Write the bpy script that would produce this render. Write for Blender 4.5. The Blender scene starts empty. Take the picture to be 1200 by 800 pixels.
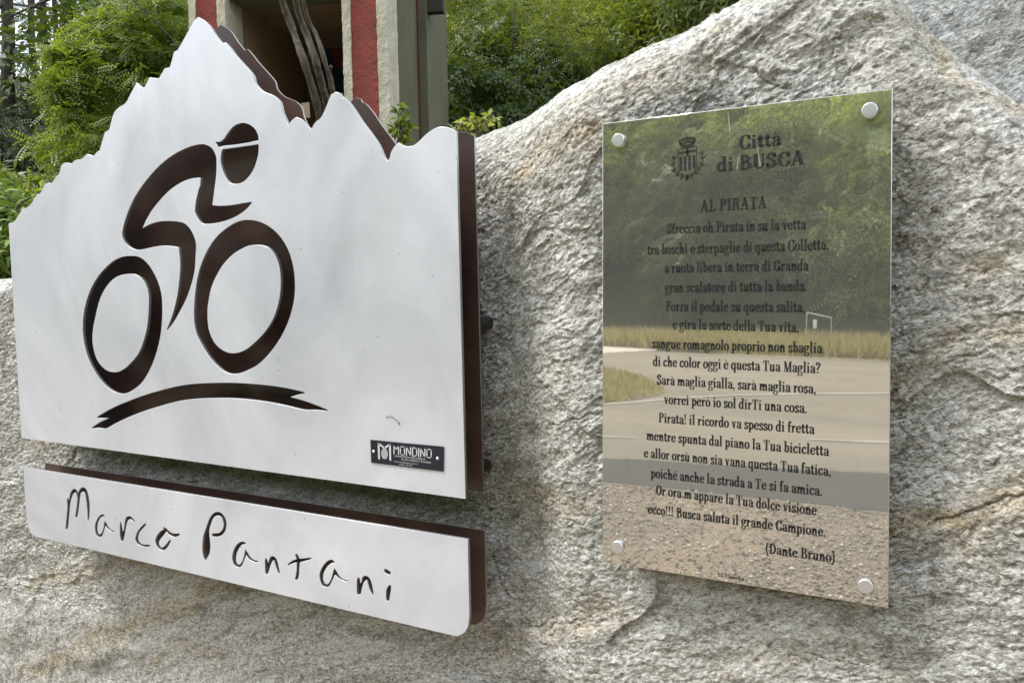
import bpy, math, random
import numpy as np
from mathutils import Matrix, Vector

S = bpy.context.scene
COL = S.collection
rad = math.radians
# ------------------------------------------------------------------ camera
FPX, YAW, PITCH, ROLL, CZ = 980.0, rad(30.09), rad(-3.97), rad(1.05), 1.45
DP = 1.035          # distance of the plaque's face from the lens plane, along the wall normal
DS = 1.035          # distance of the white sign faces
def _rot():
    f = np.array([-math.sin(YAW)*math.cos(PITCH), math.cos(YAW)*math.cos(PITCH), math.sin(PITCH)])
    r0 = np.array([math.cos(YAW), math.sin(YAW), 0.0]); d0 = np.cross(f, r0)
    return np.array([math.cos(ROLL)*r0+math.sin(ROLL)*d0, -math.sin(ROLL)*r0+math.cos(ROLL)*d0, f])
RM = _rot()
def ray(px, py):
    d = RM.T @ np.array([(px-600)/FPX, (py-400)/FPX, 1.0]); return d/np.linalg.norm(d)
def onwall(px, py, D):                      # photo pixel -> point on the vertical plane y = D
    d = ray(px, py); d = d*D/d[1]; return (d[0], d[1], d[2]+CZ)
def at(px, py, dist):
    d = ray(px, py)*dist; return (d[0], d[1], d[2]+CZ)
def mirr(px, py, z=0.0):                    # ground point that the plaque mirrors at a pixel
    d = ray(px, py); t = (z-CZ)/d[2]; return (d[0]*t, 2*DP-d[1]*t)

cd = bpy.data.cameras.new('camera'); cam = bpy.data.objects.new('camera', cd); COL.objects.link(cam)
cd.sensor_width = 36; cd.lens = 36*FPX/1200; cd.clip_start = 0.05; cd.clip_end = 2000
M = Matrix.Identity(4)
for i in range(3):
    M[i][0], M[i][1], M[i][2] = RM[0][i], -RM[1][i], -RM[2][i]
M[2][3] = CZ
cam.matrix_world = M; S.camera = cam
# ------------------------------------------------------------------ light
SUN_EL, SUN_AZ = rad(54), rad(241)          # azimuth measured clockwise from +Y
sv = Vector((math.sin(SUN_AZ)*math.cos(SUN_EL), math.cos(SUN_AZ)*math.cos(SUN_EL), math.sin(SUN_EL)))
ld = bpy.data.lights.new('sun', 'SUN'); ld.energy = 1.5; ld.angle = rad(12); ld.color = (1, .98, .955)
lo = bpy.data.objects.new('sun', ld); COL.objects.link(lo); lo.rotation_euler = sv.to_track_quat('Z', 'Y').to_euler()
W = bpy.data.worlds.new('World'); S.world = W; W.use_nodes = True
nt = W.node_tree; bg = nt.nodes['Background']; bg.inputs[1].default_value = 0.12
sk = nt.nodes.new('ShaderNodeTexSky'); sk.sky_type = 'NISHITA'; sk.sun_disc = False
sk.sun_elevation = SUN_EL; sk.sun_rotation = SUN_AZ; sk.dust_density = 3; sk.air_density = 1.0
mx = nt.nodes.new('ShaderNodeMix'); mx.data_type = 'RGBA'; mx.inputs[0].default_value = .72
nt.links.new(sk.outputs[0], mx.inputs[6]); mx.inputs[7].default_value = (7.5, 8.0, 8.8, 1)   # bright thin cloud
nt.links.new(mx.outputs[2], bg.inputs[0])
S.view_settings.view_transform = 'Standard'; S.view_settings.look = 'None'
S.view_settings.exposure = 1.22; S.view_settings.gamma = 1
try:
    S.cycles.use_denoising = True; S.cycles.max_bounces = 8; S.cycles.transparent_max_bounces = 8
    S.cycles.caustics_reflective = False; S.cycles.caustics_refractive = False
except Exception: pass
# ------------------------------------------------------------------ helpers
RS = np.random.RandomState(7); rnd = random.Random(11)
def tag(o, label=None, cat=None, group=None, kind=None):
    for k, v in (('label', label), ('category', cat), ('group', group), ('kind', kind)):
        if v: o[k] = v
    return o
def empty(name, loc, label, cat, group=None):
    o = bpy.data.objects.new(name, None); o.location = loc; o.empty_display_size = .1; COL.objects.link(o)
    return tag(o, label, cat, group)
def link(name, me, mat=None, parent=None):
    if mat is not None: me.materials.clear(); me.materials.append(mat)
    o = bpy.data.objects.new(name, me); COL.objects.link(o)
    if parent is not None:
        o.parent = parent
        if parent.type == 'EMPTY': o.matrix_parent_inverse = Matrix.Translation(parent.location).inverted()
    return o
def mesh(name, V, F, smooth=False):
    me = bpy.data.meshes.new(name)
    V = np.asarray(V, dtype=np.float32)
    if isinstance(F, np.ndarray):
        n, k = F.shape
        me.vertices.add(len(V)); me.vertices.foreach_set('co', V.ravel())
        me.loops.add(n*k); me.loops.foreach_set('vertex_index', F.astype(np.int32).ravel())
        me.polygons.add(n); me.polygons.foreach_set('loop_start', np.arange(0, n*k, k, dtype=np.int32))
        me.polygons.foreach_set('loop_total', np.full(n, k, dtype=np.int32))
        me.update(calc_edges=True)
    else:
        me.from_pydata([tuple(map(float, v)) for v in V], [], F); me.update()
    if smooth: me.polygons.foreach_set('use_smooth', np.ones(len(me.polygons), dtype=bool))
    return me
def spl(P, n=6, closed=False):              # Catmull-Rom through the points
    P = [np.array(p, float) for p in P]; N = len(P); out = []
    rng = range(N) if closed else range(N-1)
    for i in rng:
        if closed: a, b, c, d = P[i-1], P[i], P[(i+1) % N], P[(i+2) % N]
        else: a, b, c, d = P[max(i-1, 0)], P[i], P[i+1], P[min(i+2, N-1)]
        for k in range(n):
            t = k/n
            out.append(.5*((2*b)+(-a+c)*t+(2*a-5*b+4*c-d)*t*t+(-a+3*b-3*c+d)*t**3))
    if not closed: out.append(P[-1])
    return out
def plate_mesh(name, loops, Yf, thick, bevel=.0004):
    """flat plate cut to outline loops [(x,z)...]; first is the rim, others are cut through"""
    cu = bpy.data.curves.new('tmp', 'CURVE'); cu.dimensions = '2D'; cu.fill_mode = 'BOTH'
    cu.extrude = thick/2-bevel; cu.bevel_depth = bevel; cu.bevel_resolution = 1; cu.offset = -bevel
    for L in loops:
        s = cu.splines.new('POLY'); s.points.add(len(L)-1); s.use_cyclic_u = True
        for p, q in zip(s.points, L): p.co = (q[0], q[1], 0, 1)
    ob = bpy.data.objects.new('tmp', cu); COL.objects.link(ob)
    dg = bpy.context.evaluated_depsgraph_get(); me = bpy.data.meshes.new_from_object(ob.evaluated_get(dg))
    bpy.data.objects.remove(ob); me.name = name
    n = len(me.vertices); co = np.empty(n*3, dtype=np.float32); me.vertices.foreach_get('co', co); co = co.reshape(-1, 3)
    out = np.stack([co[:, 0], Yf+thick/2-co[:, 2], co[:, 1]], 1)
    me.vertices.foreach_set('co', out.astype(np.float32).ravel()); me.update()
    return me
def tube(path, radii, n=10, rough=0.0, seed=0):
    path = [Vector(p) for p in path]; V = []; F = []; rr = random.Random(seed)
    for i, p in enumerate(path):
        t = (path[min(i+1, len(path)-1)]-path[max(i-1, 0)]).normalized()
        a = t.cross(Vector((0.13, .2, 1)) if abs(t.z) < .9 else Vector((1, .1, 0))).normalized(); b = t.cross(a)
        for k in range(n):
            an = 2*math.pi*k/n; r = radii[i]*(1+rr.uniform(-rough, rough))
            V.append(p+(a*math.cos(an)+b*math.sin(an))*r)
    for i in range(len(path)-1):
        for k in range(n):
            F.append((i*n+k, i*n+(k+1) % n, (i+1)*n+(k+1) % n, (i+1)*n+k))
    F.append(tuple(range(n))[::-1]); F.append(tuple(range((len(path)-1)*n, len(path)*n)))
    return V, F
def join(parts):
    V = []; F = []
    for v, f in parts:
        o = len(V); V += [tuple(x) for x in v]; F += [tuple(i+o for i in q) for q in f]
    return V, F
def box(x0, x1, y0, y1, z0, z1):
    V = [(x, y, z) for x in (x0, x1) for y in (y0, y1) for z in (z0, z1)]
    return V, [(0, 1, 3, 2), (4, 6, 7, 5), (0, 4, 5, 1), (2, 3, 7, 6), (0, 2, 6, 4), (1, 5, 7, 3)]
# ------------------------------------------------------------------ materials
class NG:
    def __init__(s, name):
        s.m = bpy.data.materials.new(name); s.m.use_nodes = True; s.t = s.m.node_tree; s.b = s.t.nodes['Principled BSDF']
        s.out = s.t.nodes['Material Output']
    def n(s, kind, **kw):
        x = s.t.nodes.new(kind)
        for k, v in kw.items(): setattr(x, k, v)
        return x
    def L(s, a, b): s.t.links.new(a, b)
    def noise(s, scale, detail=4, rough=.55, vec=None, dist=0):
        x = s.n('ShaderNodeTexNoise'); x.inputs['Scale'].default_value = scale; x.inputs['Detail'].default_value = detail
        x.inputs['Roughness'].default_value = rough; x.inputs['Distortion'].default_value = dist
        if vec is not None: s.L(vec, x.inputs['Vector'])
        return x.outputs['Fac']
    def vor(s, scale, vec=None, feature='F1'):
        x = s.n('ShaderNodeTexVoronoi', feature=feature); x.inputs['Scale'].default_value = scale
        if vec is not None: s.L(vec, x.inputs['Vector'])
        return x
    def ramp(s, fac, stops):
        x = s.n('ShaderNodeValToRGB'); e = x.color_ramp.elements
        while len(e) < len(stops): e.new(.5)
        for q, (p, c) in zip(e, stops):
            q.position = p; q.color = (c if isinstance(c, tuple) else (c, c, c))+(1,)
        s.L(fac, x.inputs[0]); return x.outputs[0]
    def mix(s, fac, a, b, mode='MIX'):
        x = s.n('ShaderNodeMix', data_type='RGBA', blend_type=mode)
        for sock, v in ((x.inputs[0], fac), (x.inputs[6], a), (x.inputs[7], b)):
            if hasattr(v, 'links') or hasattr(v, 'is_linked'): s.L(v, sock)
            elif isinstance(v, tuple): sock.default_value = v+(1,)
            else: sock.default_value = v
        return x.outputs[2]
    def math(s, op, a, b=0.0):
        x = s.n('ShaderNodeMath', operation=op)
        for sock, v in zip(x.inputs, (a, b)):
            if hasattr(v, 'is_linked'): s.L(v, sock)
            else: sock.default_value = v
        return x.outputs[0]
    def n_sep(s, c):
        x = s.n('ShaderNodeSeparateColor'); s.L(c, x.inputs[0]); return x.outputs[0]
    def bump(s, h, strength, dist, prev=None):
        x = s.n('ShaderNodeBump'); x.inputs['Strength'].default_value = strength; x.inputs['Distance'].default_value = dist
        s.L(h, x.inputs['Height'])
        if prev is not None: s.L(prev, x.inputs['Normal'])
        s.L(x.outputs[0], s.b.inputs['Normal']); return x.outputs[0]
    def obj(s, scale=(1, 1, 1), rot=(0, 0, 0)):
        c = s.n('ShaderNodeTexCoord'); m = s.n('ShaderNodeMapping')
        m.inputs['Scale'].default_value = scale; m.inputs['Rotation'].default_value = rot
        s.L(c.outputs['Object'], m.inputs['Vector']); return m.outputs[0]
    def attr(s, name):
        x = s.n('ShaderNodeAttribute'); x.attribute_name = name; return x.outputs['Fac']
    def set(s, **kw):
        for k, v in kw.items():
            k = k.replace('_', ' ')
            i = s.b.inputs[k]
            if hasattr(v, 'is_linked'): s.L(v, i)
            else: i.default_value = v+(1,) if isinstance(v, tuple) and len(v) == 3 else v
        return s
def plain(name, col, rough=.6, metal=0.0, var=.15, scale=12, bump=0.0):
    g = NG(name); v = g.obj(); n = g.noise(scale, 5, .6, v)
    c = g.mix(g.ramp(n, [(.3, 0.0), (.7, 1.0)]), tuple(x*(1-var) for x in col), tuple(min(1, x*(1+var)) for x in col))
    g.set(Base_Color=c, Roughness=rough, Metallic=metal)
    if bump: g.bump(n, .6, bump)
    return g.m
def m_white():
    g = NG('brushed_white_metal'); v = g.obj()
    n = g.noise(2.6, 4, .6, g.obj((1, 1, .7), (0, .4, 0)), 1.2); base = g.mix(g.ramp(n, [(.32, 0.0), (.68, 1.0)]), (.60, .615, .65), (.84, .855, .89))  # broad grey mottling paints soft uneven reflections into the base colour
    n2 = g.noise(11, 5, .65, g.obj((1, 1, .5))); base = g.mix(g.ramp(n2, [(.5, 0.0), (.78, .28)]), base, (.52, .525, .54))
    st = g.noise(1.0, 4, .6, g.obj((60, 60, 4))); base = g.mix(g.ramp(st, [(.6, 0.0), (.8, .12)]), base, (.50, .49, .47))
    sp = g.vor(64, v); keep = g.ramp(g.n_sep(sp.outputs['Color']), [(.86, 0.0), (.88, 1.0)])
    dot = g.math('MULTIPLY', g.ramp(sp.outputs['Distance'], [(.04, 1.0), (.10, 0.0)]), keep)
    base = g.mix(dot, base, (.14, .12, .10))
    sp2 = g.vor(26, g.obj((1.0, 1, .28), (0, .45, 0))); k2 = g.ramp(g.n_sep(sp2.outputs['Color']), [(.78, 0.0), (.80, 1.0)])
    dot2 = g.math('MULTIPLY', g.ramp(sp2.outputs['Distance'], [(.015, .9), (.035, 0.0)]), k2)
    base = g.mix(dot2, base, (.20, .18, .16))
    g.set(Base_Color=base, Roughness=g.ramp(n2, [(.3, .30), (.7, .44)]), Metallic=.38)
    g.bump(g.noise(4.5, 3, .5, v), .35, .004)
    return g.m
def m_brown():
    g = NG('brown_coated_metal'); v = g.obj(); n = g.noise(220, 3, .6, v)
    c = g.mix(n, (.030, .015, .011), (.055, .029, .022)); st = g.noise(7, 4, .6, v)
    c = g.mix(g.ramp(st, [(.42, 0.0), (.72, .7)]), c, (.12, .066, .046))  # reddish mottles paint the varied reflections into the coat
    g.set(Base_Color=c, Roughness=g.ramp(st, [(.3, .42), (.7, .28)])); g.bump(n, .2, .0006); return g.m
def m_steel():
    g = NG('polished_steel'); v = g.obj()
    st = g.noise(1.0, 3, .6, g.obj((3, 3, 900)))
    n = g.noise(9, 5, .6, v)
    film = g.ramp(n, [(.35, 0.0), (.75, 1.0)])
    c = g.mix(film, (.70, .665, .585), (.74, .71, .63))
    sp = g.vor(34, v); keep = g.ramp(sp.outputs['Color'], [(.86, 0.0), (.88, 1.0)])
    dot = g.math('MULTIPLY', g.ramp(sp.outputs['Distance'], [(.05, 1.0), (.08, 0.0)]), keep)
    g.set(Base_Color=g.mix(dot, c, (.85, .85, .82)), Metallic=g.math('SUBTRACT', .885, g.math('MULTIPLY', dot, .6)),
          Roughness=g.math('ADD', g.math('MULTIPLY', film, .014), .012))
    g.bump(g.noise(1.6, 2, .5, v), .08, .004)
    return g.m
def m_rock(name, tint=(1, 1, 1), seed=0.0):
    g = NG(name)
    al = g.obj((1, 1, 1), (0, rad(18), 0))                      # foliation rises to the right
    wn = g.n('ShaderNodeTexNoise'); wn.inputs['Scale'].default_value = 60; wn.inputs['Detail'].default_value = 2; g.L(al, wn.inputs['Vector'])
    wv = g.n('ShaderNodeVectorMath', operation='MULTIPLY_ADD'); g.L(wn.outputs['Color'], wv.inputs[0]); wv.inputs[1].default_value = (.008, .008, .008); g.L(al, wv.inputs[2])
    def sc(s, src=None):
        m = g.n('ShaderNodeMapping'); m.inputs['Scale'].default_value = s; m.inputs['Location'].default_value = (seed, seed, 0); g.L(src or al, m.inputs['Vector']); return m.outputs[0]
    fine = g.noise(1.0, 4, .7, sc((150, 190, 260)), .6)
    mid = g.noise(1.0, 5, .68, sc((22, 34, 50)), 1.0)
    big = g.noise(1.0, 3, .55, sc((3.2, 3.2, 6)), .5)
    v1 = g.vor(1.0, sc((150, 330, 400), wv.outputs[0])); v2 = g.vor(1.0, sc((330, 520, 640), wv.outputs[0])); v3 = g.vor(1.0, sc((70, 110, 140), wv.outputs[0]))
    t = lambda *c: tuple(a*b for a, b in zip(c, tint))
    c1 = g.ramp(g.n_sep(v1.outputs['Color']), [(0.0, t(.10, .095, .08)), (.13, t(.24, .235, .21)), (.32, t(.46, .455, .425)), (.62, t(.60, .595, .57)), (1.0, t(.86, .86, .84))])
    c2 = g.ramp(g.n_sep(v2.outputs['Color']), [(0.0, t(.10, .096, .08)), (.16, t(.32, .315, .285)), (.42, t(.56, .555, .53)), (1.0, t(.90, .90, .88))])
    c = g.mix(.5, c1, c2); c = g.mix(1.0, c, (1.0, .975, .91), 'MULTIPLY')
    c = g.mix(g.ramp(fine, [(.36, .75), (.50, 0.0)]), c, t(.12, .115, .095)); c = g.mix(g.ramp(fine, [(.56, 0.0), (.72, .65)]), c, t(.86, .86, .84))
    c = g.mix(g.ramp(mid, [(.36, .6), (.46, 0.0)]), c, t(.16, .155, .125)); c = g.mix(g.ramp(mid, [(.55, 0.0), (.72, .45)]), c, t(.78, .775, .75))
    bandn = g.noise(1.0, 4, .6, sc((5, 8, 34)), 1.2); c = g.mix(g.ramp(bandn, [(.40, .5), (.52, 0.0)]), c, g.mix(1.0, c, (.55, .54, .48), 'MULTIPLY')); c = g.mix(g.ramp(bandn, [(.54, 0.0), (.68, .35)]), c, t(.74, .73, .70))
    c = g.mix(g.ramp(big, [(.48, 0.0), (.72, .22)]), c, t(.50, .46, .37))
    stain = g.attr('stain'); damp_shade = g.attr('damp_shade'); crack = g.attr('crack')
    sn = g.math('MULTIPLY', stain, g.ramp(mid, [(.25, .35), (.6, 1.0)]))
    c = g.mix(g.math('MULTIPLY', sn, .85), c, g.mix(1.0, c, (.84, .66, .40), 'MULTIPLY'))
    c = g.mix(g.math('MULTIPLY', damp_shade, .9), c, g.mix(1.0, c, (.48, .48, .40), 'MULTIPLY'))  # darkens the stone for damp and for shade painted into its colour
    c = g.mix(g.math('MULTIPLY', crack, .6), c, (.07, .06, .045))
    g.set(Base_Color=c, Roughness=g.ramp(g.n_sep(v1.outputs['Color']), [(.3, .72), (.9, .34)]), Specular_IOR_Level=.6)
    b = g.bump(mid, .6, .004); b = g.bump(fine, .9, .0030, b)
    def tilt(prev, vo, k):                                      # every crystal grain has a cleavage face of its own
        a = g.n('ShaderNodeVectorMath', operation='SUBTRACT'); g.L(vo.outputs['Color'], a.inputs[0]); a.inputs[1].default_value = (.5, .5, .5)
        m = g.n('ShaderNodeVectorMath', operation='MULTIPLY_ADD'); g.L(a.outputs[0], m.inputs[0]); m.inputs[1].default_value = (k, k, k); g.L(prev, m.inputs[2])
        n = g.n('ShaderNodeVectorMath', operation='NORMALIZE'); g.L(m.outputs[0], n.inputs[0]); return n.outputs[0]
    b = tilt(b, v3, .45); b = tilt(b, v1, .65); b = tilt(b, v2, .40); g.L(b, g.b.inputs['Normal'])
    return g.m
def m_leaf(name, cols, rough=.45, trans=.35):
    g = NG(name); ge = g.n('ShaderNodeNewGeometry'); r = ge.outputs['Random Per Island']
    n = len(cols); c = g.ramp(r, [(i/(n-1), q) for i, q in enumerate(cols)])
    oi = g.n('ShaderNodeObjectInfo'); c = g.mix(g.math('MULTIPLY', oi.outputs['Random'], .35), c, g.mix(1.0, c, (.78, .86, .8), 'MULTIPLY'))
    g.set(Base_Color=c, Roughness=rough)
    tr = g.n('ShaderNodeBsdfTranslucent'); g.L(g.mix(1.0, c, (1.7, 1.65, .6), 'MULTIPLY'), tr.inputs[0])
    ms = g.n('ShaderNodeMixShader'); ms.inputs[0].default_value = trans
    g.L(g.b.outputs[0], ms.inputs[1]); g.L(tr.outputs[0], ms.inputs[2]); g.L(ms.outputs[0], g.out.inputs[0])
    return g.m
def m_bark(name, a, b, sc=18):
    g = NG(name); v = g.obj((1, 1, .25)); n = g.noise(sc, 6, .7, v, .5)
    sp = g.noise(sc*1.3, 3, .5, g.obj())
    c = g.mix(g.ramp(n, [(.3, 0.0), (.7, 1.0)]), a, b); c = g.mix(g.ramp(sp, [(.55, 0.0), (.68, .6)]), c, (.24, .23, .16))
    g.set(Base_Color=c, Roughness=.85); g.bump(n, .9, .02); return g.m
def m_plaster(name, col, dirt, sc=6, bump=.006, amt=.5):
    g = NG(name); v = g.obj(); n = g.noise(sc, 6, .65, v); f = g.noise(sc*9, 5, .7, v)
    c = g.mix(g.ramp(n, [(.42, 0.0), (.72, amt)]), col, dirt); c = g.mix(g.ramp(f, [(.62, 0.0), (.74, .6)]), c, tuple(x*.45 for x in col))
    g.set(Base_Color=c, Roughness=.85); g.bump(f, .8, bump); return g.m
WHITE, BROWN, STEEL = m_white(), m_brown(), m_steel()
EDGE = plain('cut_steel_edge', (.34, .34, .30), .35, .6)
BLACK = plain('black_enamel', (.012, .012, .012), .5)
ALU = plain('satin_aluminium', (.80, .80, .81), .34, .9, .06, 300)
DKPLATE = plain('dark_anodised_plate', (.016, .017, .026), .32, 0, .2)
PRINT = plain('pale_grey_print', (.62, .62, .63), .5, 0, .05)
ROCK, ROCK2 = m_rock('gneiss_rock'), m_rock('gneiss_rock_grey', (.80, .84, .88), 3.7)
BOLT = plain('weathered_bolt', (.05, .045, .04), .5, .5)
# ------------------------------------------------------------------ the main sign
def W2(pts, D): 
    return [(lambda p: (p[0], p[2]))(onwall(x, y, D)) for x, y in pts]
def zoomed(pts, ox, oy, s): return [(ox+x/s, oy+y/s) for x, y in pts]
OUT = [(10,262),(15,260.6),(18,258),(26,245),(31,243.6),(37,238),(43,228),(47,227),(53,215.6),(57,214.4),(60,215.6),(64,210),(70,202),(71,196),(74,191.6),(78,190.8),(84,192),(88,188),(96,186),(101,181),(104,181),(109,183.4),(114,178),(117,176),(119,168),(123,155),(128,152.4),(130,144),(133,133.6),(138,127),(147,121),(152,112),(160,97),(164,101),(168,103.4),(170,101.4),(175,91),(180,91.6),(186,92),(189,87),(193,80.4),(199,79),(201,72),(204,61),(208,59),(220,38),(228,24),(232,20.4),(238,23.6),(245,30),(252,41),(260,51),(264,50),(270,57),(276,65),(284,74),(296,88),(299,98),(308,107),(320,112),(328,120),(331,132),(338,147),(342,141),(347,137.4),(353,140),(359,147),(365,152),(369,144),(376,138),(382,126),(388,111),(393,108),(398,109),(400,113),(404,115),(412,124),(424,142),(436,158),(444,170),(450,184),(454.4,188.6),(457,184),(458,179),(462,172),(467,167.4),(471,170),(476,171.6),(486,170),(500,157),(512,149.6),(522,149),(529,151),(534,153.6),(545.6,584.4),(25,513)]
H_REAR = [(151.9,299.9),(164.3,301.7),(175.3,312),(184.9,329.9),(189.7,350),(189.6,378),(186.3,401.6),(178,427.8),(167,447),(156,456.6),(145.7,461),(135.4,459.4),(123,451),(110.6,434.6),(101,412.6),(96.9,387),(98.9,361.5),(106.5,338),(117.5,320.3),(129.9,307.9),(140.9,301.7)]
D_REAR = [(151.9,320.9),(161.5,323),(169.8,331.3),(173.9,344),(174.2,360),(173,377),(170.5,391),(162.9,412.6),(150.5,427.8),(140.9,434.6),(132.6,436),(123,432.6),(113.4,420.9),(108.6,403),(108.6,388),(112,369.8),(117.5,349),(127,332.6),(138,323.7)]
H_FRONT = [(291.5,257.8),(306,260.6),(320.7,269.5),(333.7,285),(341.9,305.2),(345.4,328),(344.3,352.5),(337,378.5),(324,402.9),(306,424),(289.9,433.7),(275.2,438),(262.2,434.6),(247.6,420.7),(236.2,402.9),(229.5,388.2),(227.2,368.7),(228.9,341),(233,318),(241,297),(252.5,279),(267,266.2),(280,259.4)]
D_FRONT = [(302.9,287),(314,289.8),(322,298.7),(327,311.7),(328.9,328),(327.4,349),(320.7,372),(309.4,389.9),(294.7,404.5),(285,411),(273.6,413.9),(262,411),(250.9,401),(244.4,385),(243,365.5),(244.4,352),(248.4,334.5),(259,313.4),(272,298.7),(285,290.6),(293,287.7)]
H_BODY = [(239,169.3),(248,173.5),(252.8,182.5),(253.6,190),(253.3,205),(251,223),(248.8,240.5),(257.5,241.3),(270,240.6),(282.5,238.5),(294.4,236.5),(295,237.8),(290,243.8),(282.5,250),(272.5,255.6),(257.5,260.6),(240,262.5),(233.8,258.8),(228.8,250),(228.5,245),(229.4,236),(233,221),(234.6,217),(234.8,208.4),(224,209.5),(212,214),(197,224.5),(182,241),(173,254.5),(167,267.3),(177.5,262),(189.5,259.3),(203,259.3),(215,261.3),(222.5,268),(227.8,278.5),(229.7,287.5),(229,302),(228,316.9),(224,333.7),(218.4,349.5),(211.6,363),(203.7,377),(196.2,386.8),(195,386.4),(199.2,376.5),(203.7,363),(208.2,342.7),(210.7,320),(211,306.7),(209.4,291.2),(208,289.6),(203,288.7),(192.5,287.8),(182,289),(173,291),(162.5,292.8),(153.5,290.5),(146.8,284.5),(143.3,277),(143.8,268),(148.5,252),(156.5,233.5),(167,217),(182,199),(197,185.5),(212,176.5),(227,170.5),(233,169.5)]
H_CAP = [(251.9,166.3),(257.5,166.3),(262.5,162.5),(267.5,155),(273.8,148),(282.5,144.4),(290,145.3),(297.5,150),(301.9,157.5),(303,164.4),(290,167.5),(275,169.8),(262.5,171),(255.6,172.8),(254.4,170)]
H_FACE = [(303,169),(295,170.3),(276.3,173),(260.6,175),(259,181),(258.5,190),(260.6,198.8),(265,208.8),(270,214.4),(275,215.6),(282.5,214.4),(290,208.8),(297.5,197.5),(301.9,183.8),(303,175)]
H_ROAD = [(113.8,488),(131.3,478),(150,470),(168.8,463),(187.5,457.5),(206,452.8),(225,450),(250,448.5),(275,448.5),(300,450),(325,452.8),(342.5,456),(356,459.2),(357.5,460.6),(349,462.4),(340,465),(356,469.4),(370,474.4),(383.8,480),(383.8,481.3),(368.8,480),(356,479.8),(337.5,475.6),(320,471.9),(300,468.8),(275,466.5),(250,466.3),(225,467.5),(206,470.6),(187.5,475.6),(168.8,481.5),(150,488.8),(135,496),(123.8,502),(116,501),(107.5,501.9),(107.5,500.6),(116,495),(126.9,489.8),(113.8,489.4)]
def smooth_loop(P, n=4, corner=55):         # spline through the points but keep sharp corners
    P = [np.array(p, float) for p in P]; N = len(P); ang = []
    for i in range(N):
        a = P[i]-P[i-1]; b = P[(i+1) % N]-P[i]
        ang.append(math.degrees(math.acos(max(-1, min(1, a@b/(np.linalg.norm(a)*np.linalg.norm(b)+1e-9))))))
    out = []
    for i in range(N):
        b, c = P[i], P[(i+1) % N]
        Lb = np.linalg.norm(c-b); a0 = P[i-1]; d0 = P[(i+2) % N]
        a = a0 if ang[i] < corner and np.linalg.norm(b-a0) < 2.5*Lb else b-(c-b)*.5
        d = d0 if ang[(i+1) % N] < corner and np.linalg.norm(d0-c) < 2.5*Lb else c+(c-b)*.5
        if Lb > 90: a = b-(c-b)*.5; d = c+(c-b)*.5
        for k in range(n):
            t = k/n; out.append(.5*((2*b)+(-a+c)*t+(2*a-5*b+4*c-d)*t*t+(-a+3*b-3*c+d)*t**3))
    return out
TH = .006
def plate(name, px_loops, D, thick, mat, parent, edge=EDGE, n=4, corner=55):
    me = plate_mesh(name, [W2(smooth_loop(L, n, corner), DS) for L in px_loops], D, thick)
    o = link(name, me, mat, parent)
    if edge is not None:                     # the cut rim shows bare metal
        me.materials.append(edge); nn = len(me.polygons); no = np.empty(nn*3, dtype=np.float32); me.polygons.foreach_get('normal', no)
        idx = (np.abs(no.reshape(-1, 3)[:, 1]) < .35).astype(np.int32); me.polygons.foreach_set('material_index', idx)
    return o
GAP = .050
p0 = onwall(285, 545, DS)
sign = empty('mountain_sign', p0, 'white metal sign cut like a mountain ridge with a cyclist cut out of it', 'sign')
plate('front_panel', [OUT, H_REAR, H_FRONT, H_BODY, H_CAP, H_FACE, H_ROAD], DS, TH, WHITE, sign, n=3, corner=38)
for d in (D_REAR, D_FRONT): plate('wheel_disc', [d], DS, TH, WHITE, sign)
tag(plate('back_panel', [OUT], DS+GAP, .004, BROWN, sign, n=3, corner=38), 'dark brown panel behind the white one')
# spacers between the panels and into the rock
def cyl(c, r, y0, y1, n=20, dome=0.0, bev=.12):
    cx, cz = c; V = []; F = []
    prof = [(y1, r), (y0+r*bev, r), (y0, r*(1-bev)), (y0-dome*.7, r*.55), (y0-dome, r*.05)]
    for (y, q) in prof:
        for k in range(n): a = 2*math.pi*k/n; V.append((cx+q*math.cos(a), y, cz+q*math.sin(a)))
    m = len(prof)
    for i in range(m-1):
        for k in range(n): F.append((i*n+k, i*n+(k+1) % n, (i+1)*n+(k+1) % n, (i+1)*n+k))
    F.append(tuple(range((m-1)*n, m*n))); F.append(tuple(range(n))[::-1])
    return V, F
for (px, py) in ((560, 380), (556, 550), (60, 300), (60, 490), (139, 380), (284, 350)):
    q = onwall(px, py, DS+GAP+.01); back = DS+GAP+.075
    me = mesh('spacer_bolt', *cyl((q[0]-.004, q[2]), .011, DS+GAP+.0045, back), True); link('spacer_bolt', me, BOLT, sign)
for (px, py) in ((139, 385), (284, 350)):
    q = onwall(px, py, DS); link('disc_spacer', mesh('disc_spacer', *cyl((q[0], q[2]), .008, DS+TH+.0005, DS+GAP-.0005), True), BOLT, sign)
# maker's plate
def quad_map(c, D):                          # c: TL TR BR BL in photo pixels -> f(u, v) on the wall plane (u right, v down)
    P = [np.array(onwall(x, y, D)) for x, y in c]
    def f(u, v, y=0.0):
        p = (P[0]*(1-u)+P[1]*u)*(1-v)+(P[3]*(1-u)+P[2]*u)*v; return (p[0], D+y, p[2])
    return f, P
mf, mp = quad_map([(434, 515), (520, 523.2), (519.4, 552.2), (435, 541.8)], DS-.0015)
mk = link('maker_plate', plate_mesh('maker_plate', [[(p[0], p[2]) for p in mp]], DS-.0018, .0016), DKPLATE, sign)
tag(mk, 'small dark maker plate in the lower right corner')
def bar_path(pts, w):                       # monoline strokes as flat quads (2D)
    out = []
    for a, b in zip(pts[:-1], pts[1:]):
        a = np.array(a, float); b = np.array(b, float); t = (b-a)/(np.linalg.norm(b-a)+1e-9); n = np.array([-t[1], t[0]])*w/2; e = t*w*.3
        out.append([a-e+n, a-e-n, b+e-n, b+e+n])
    return out
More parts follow.
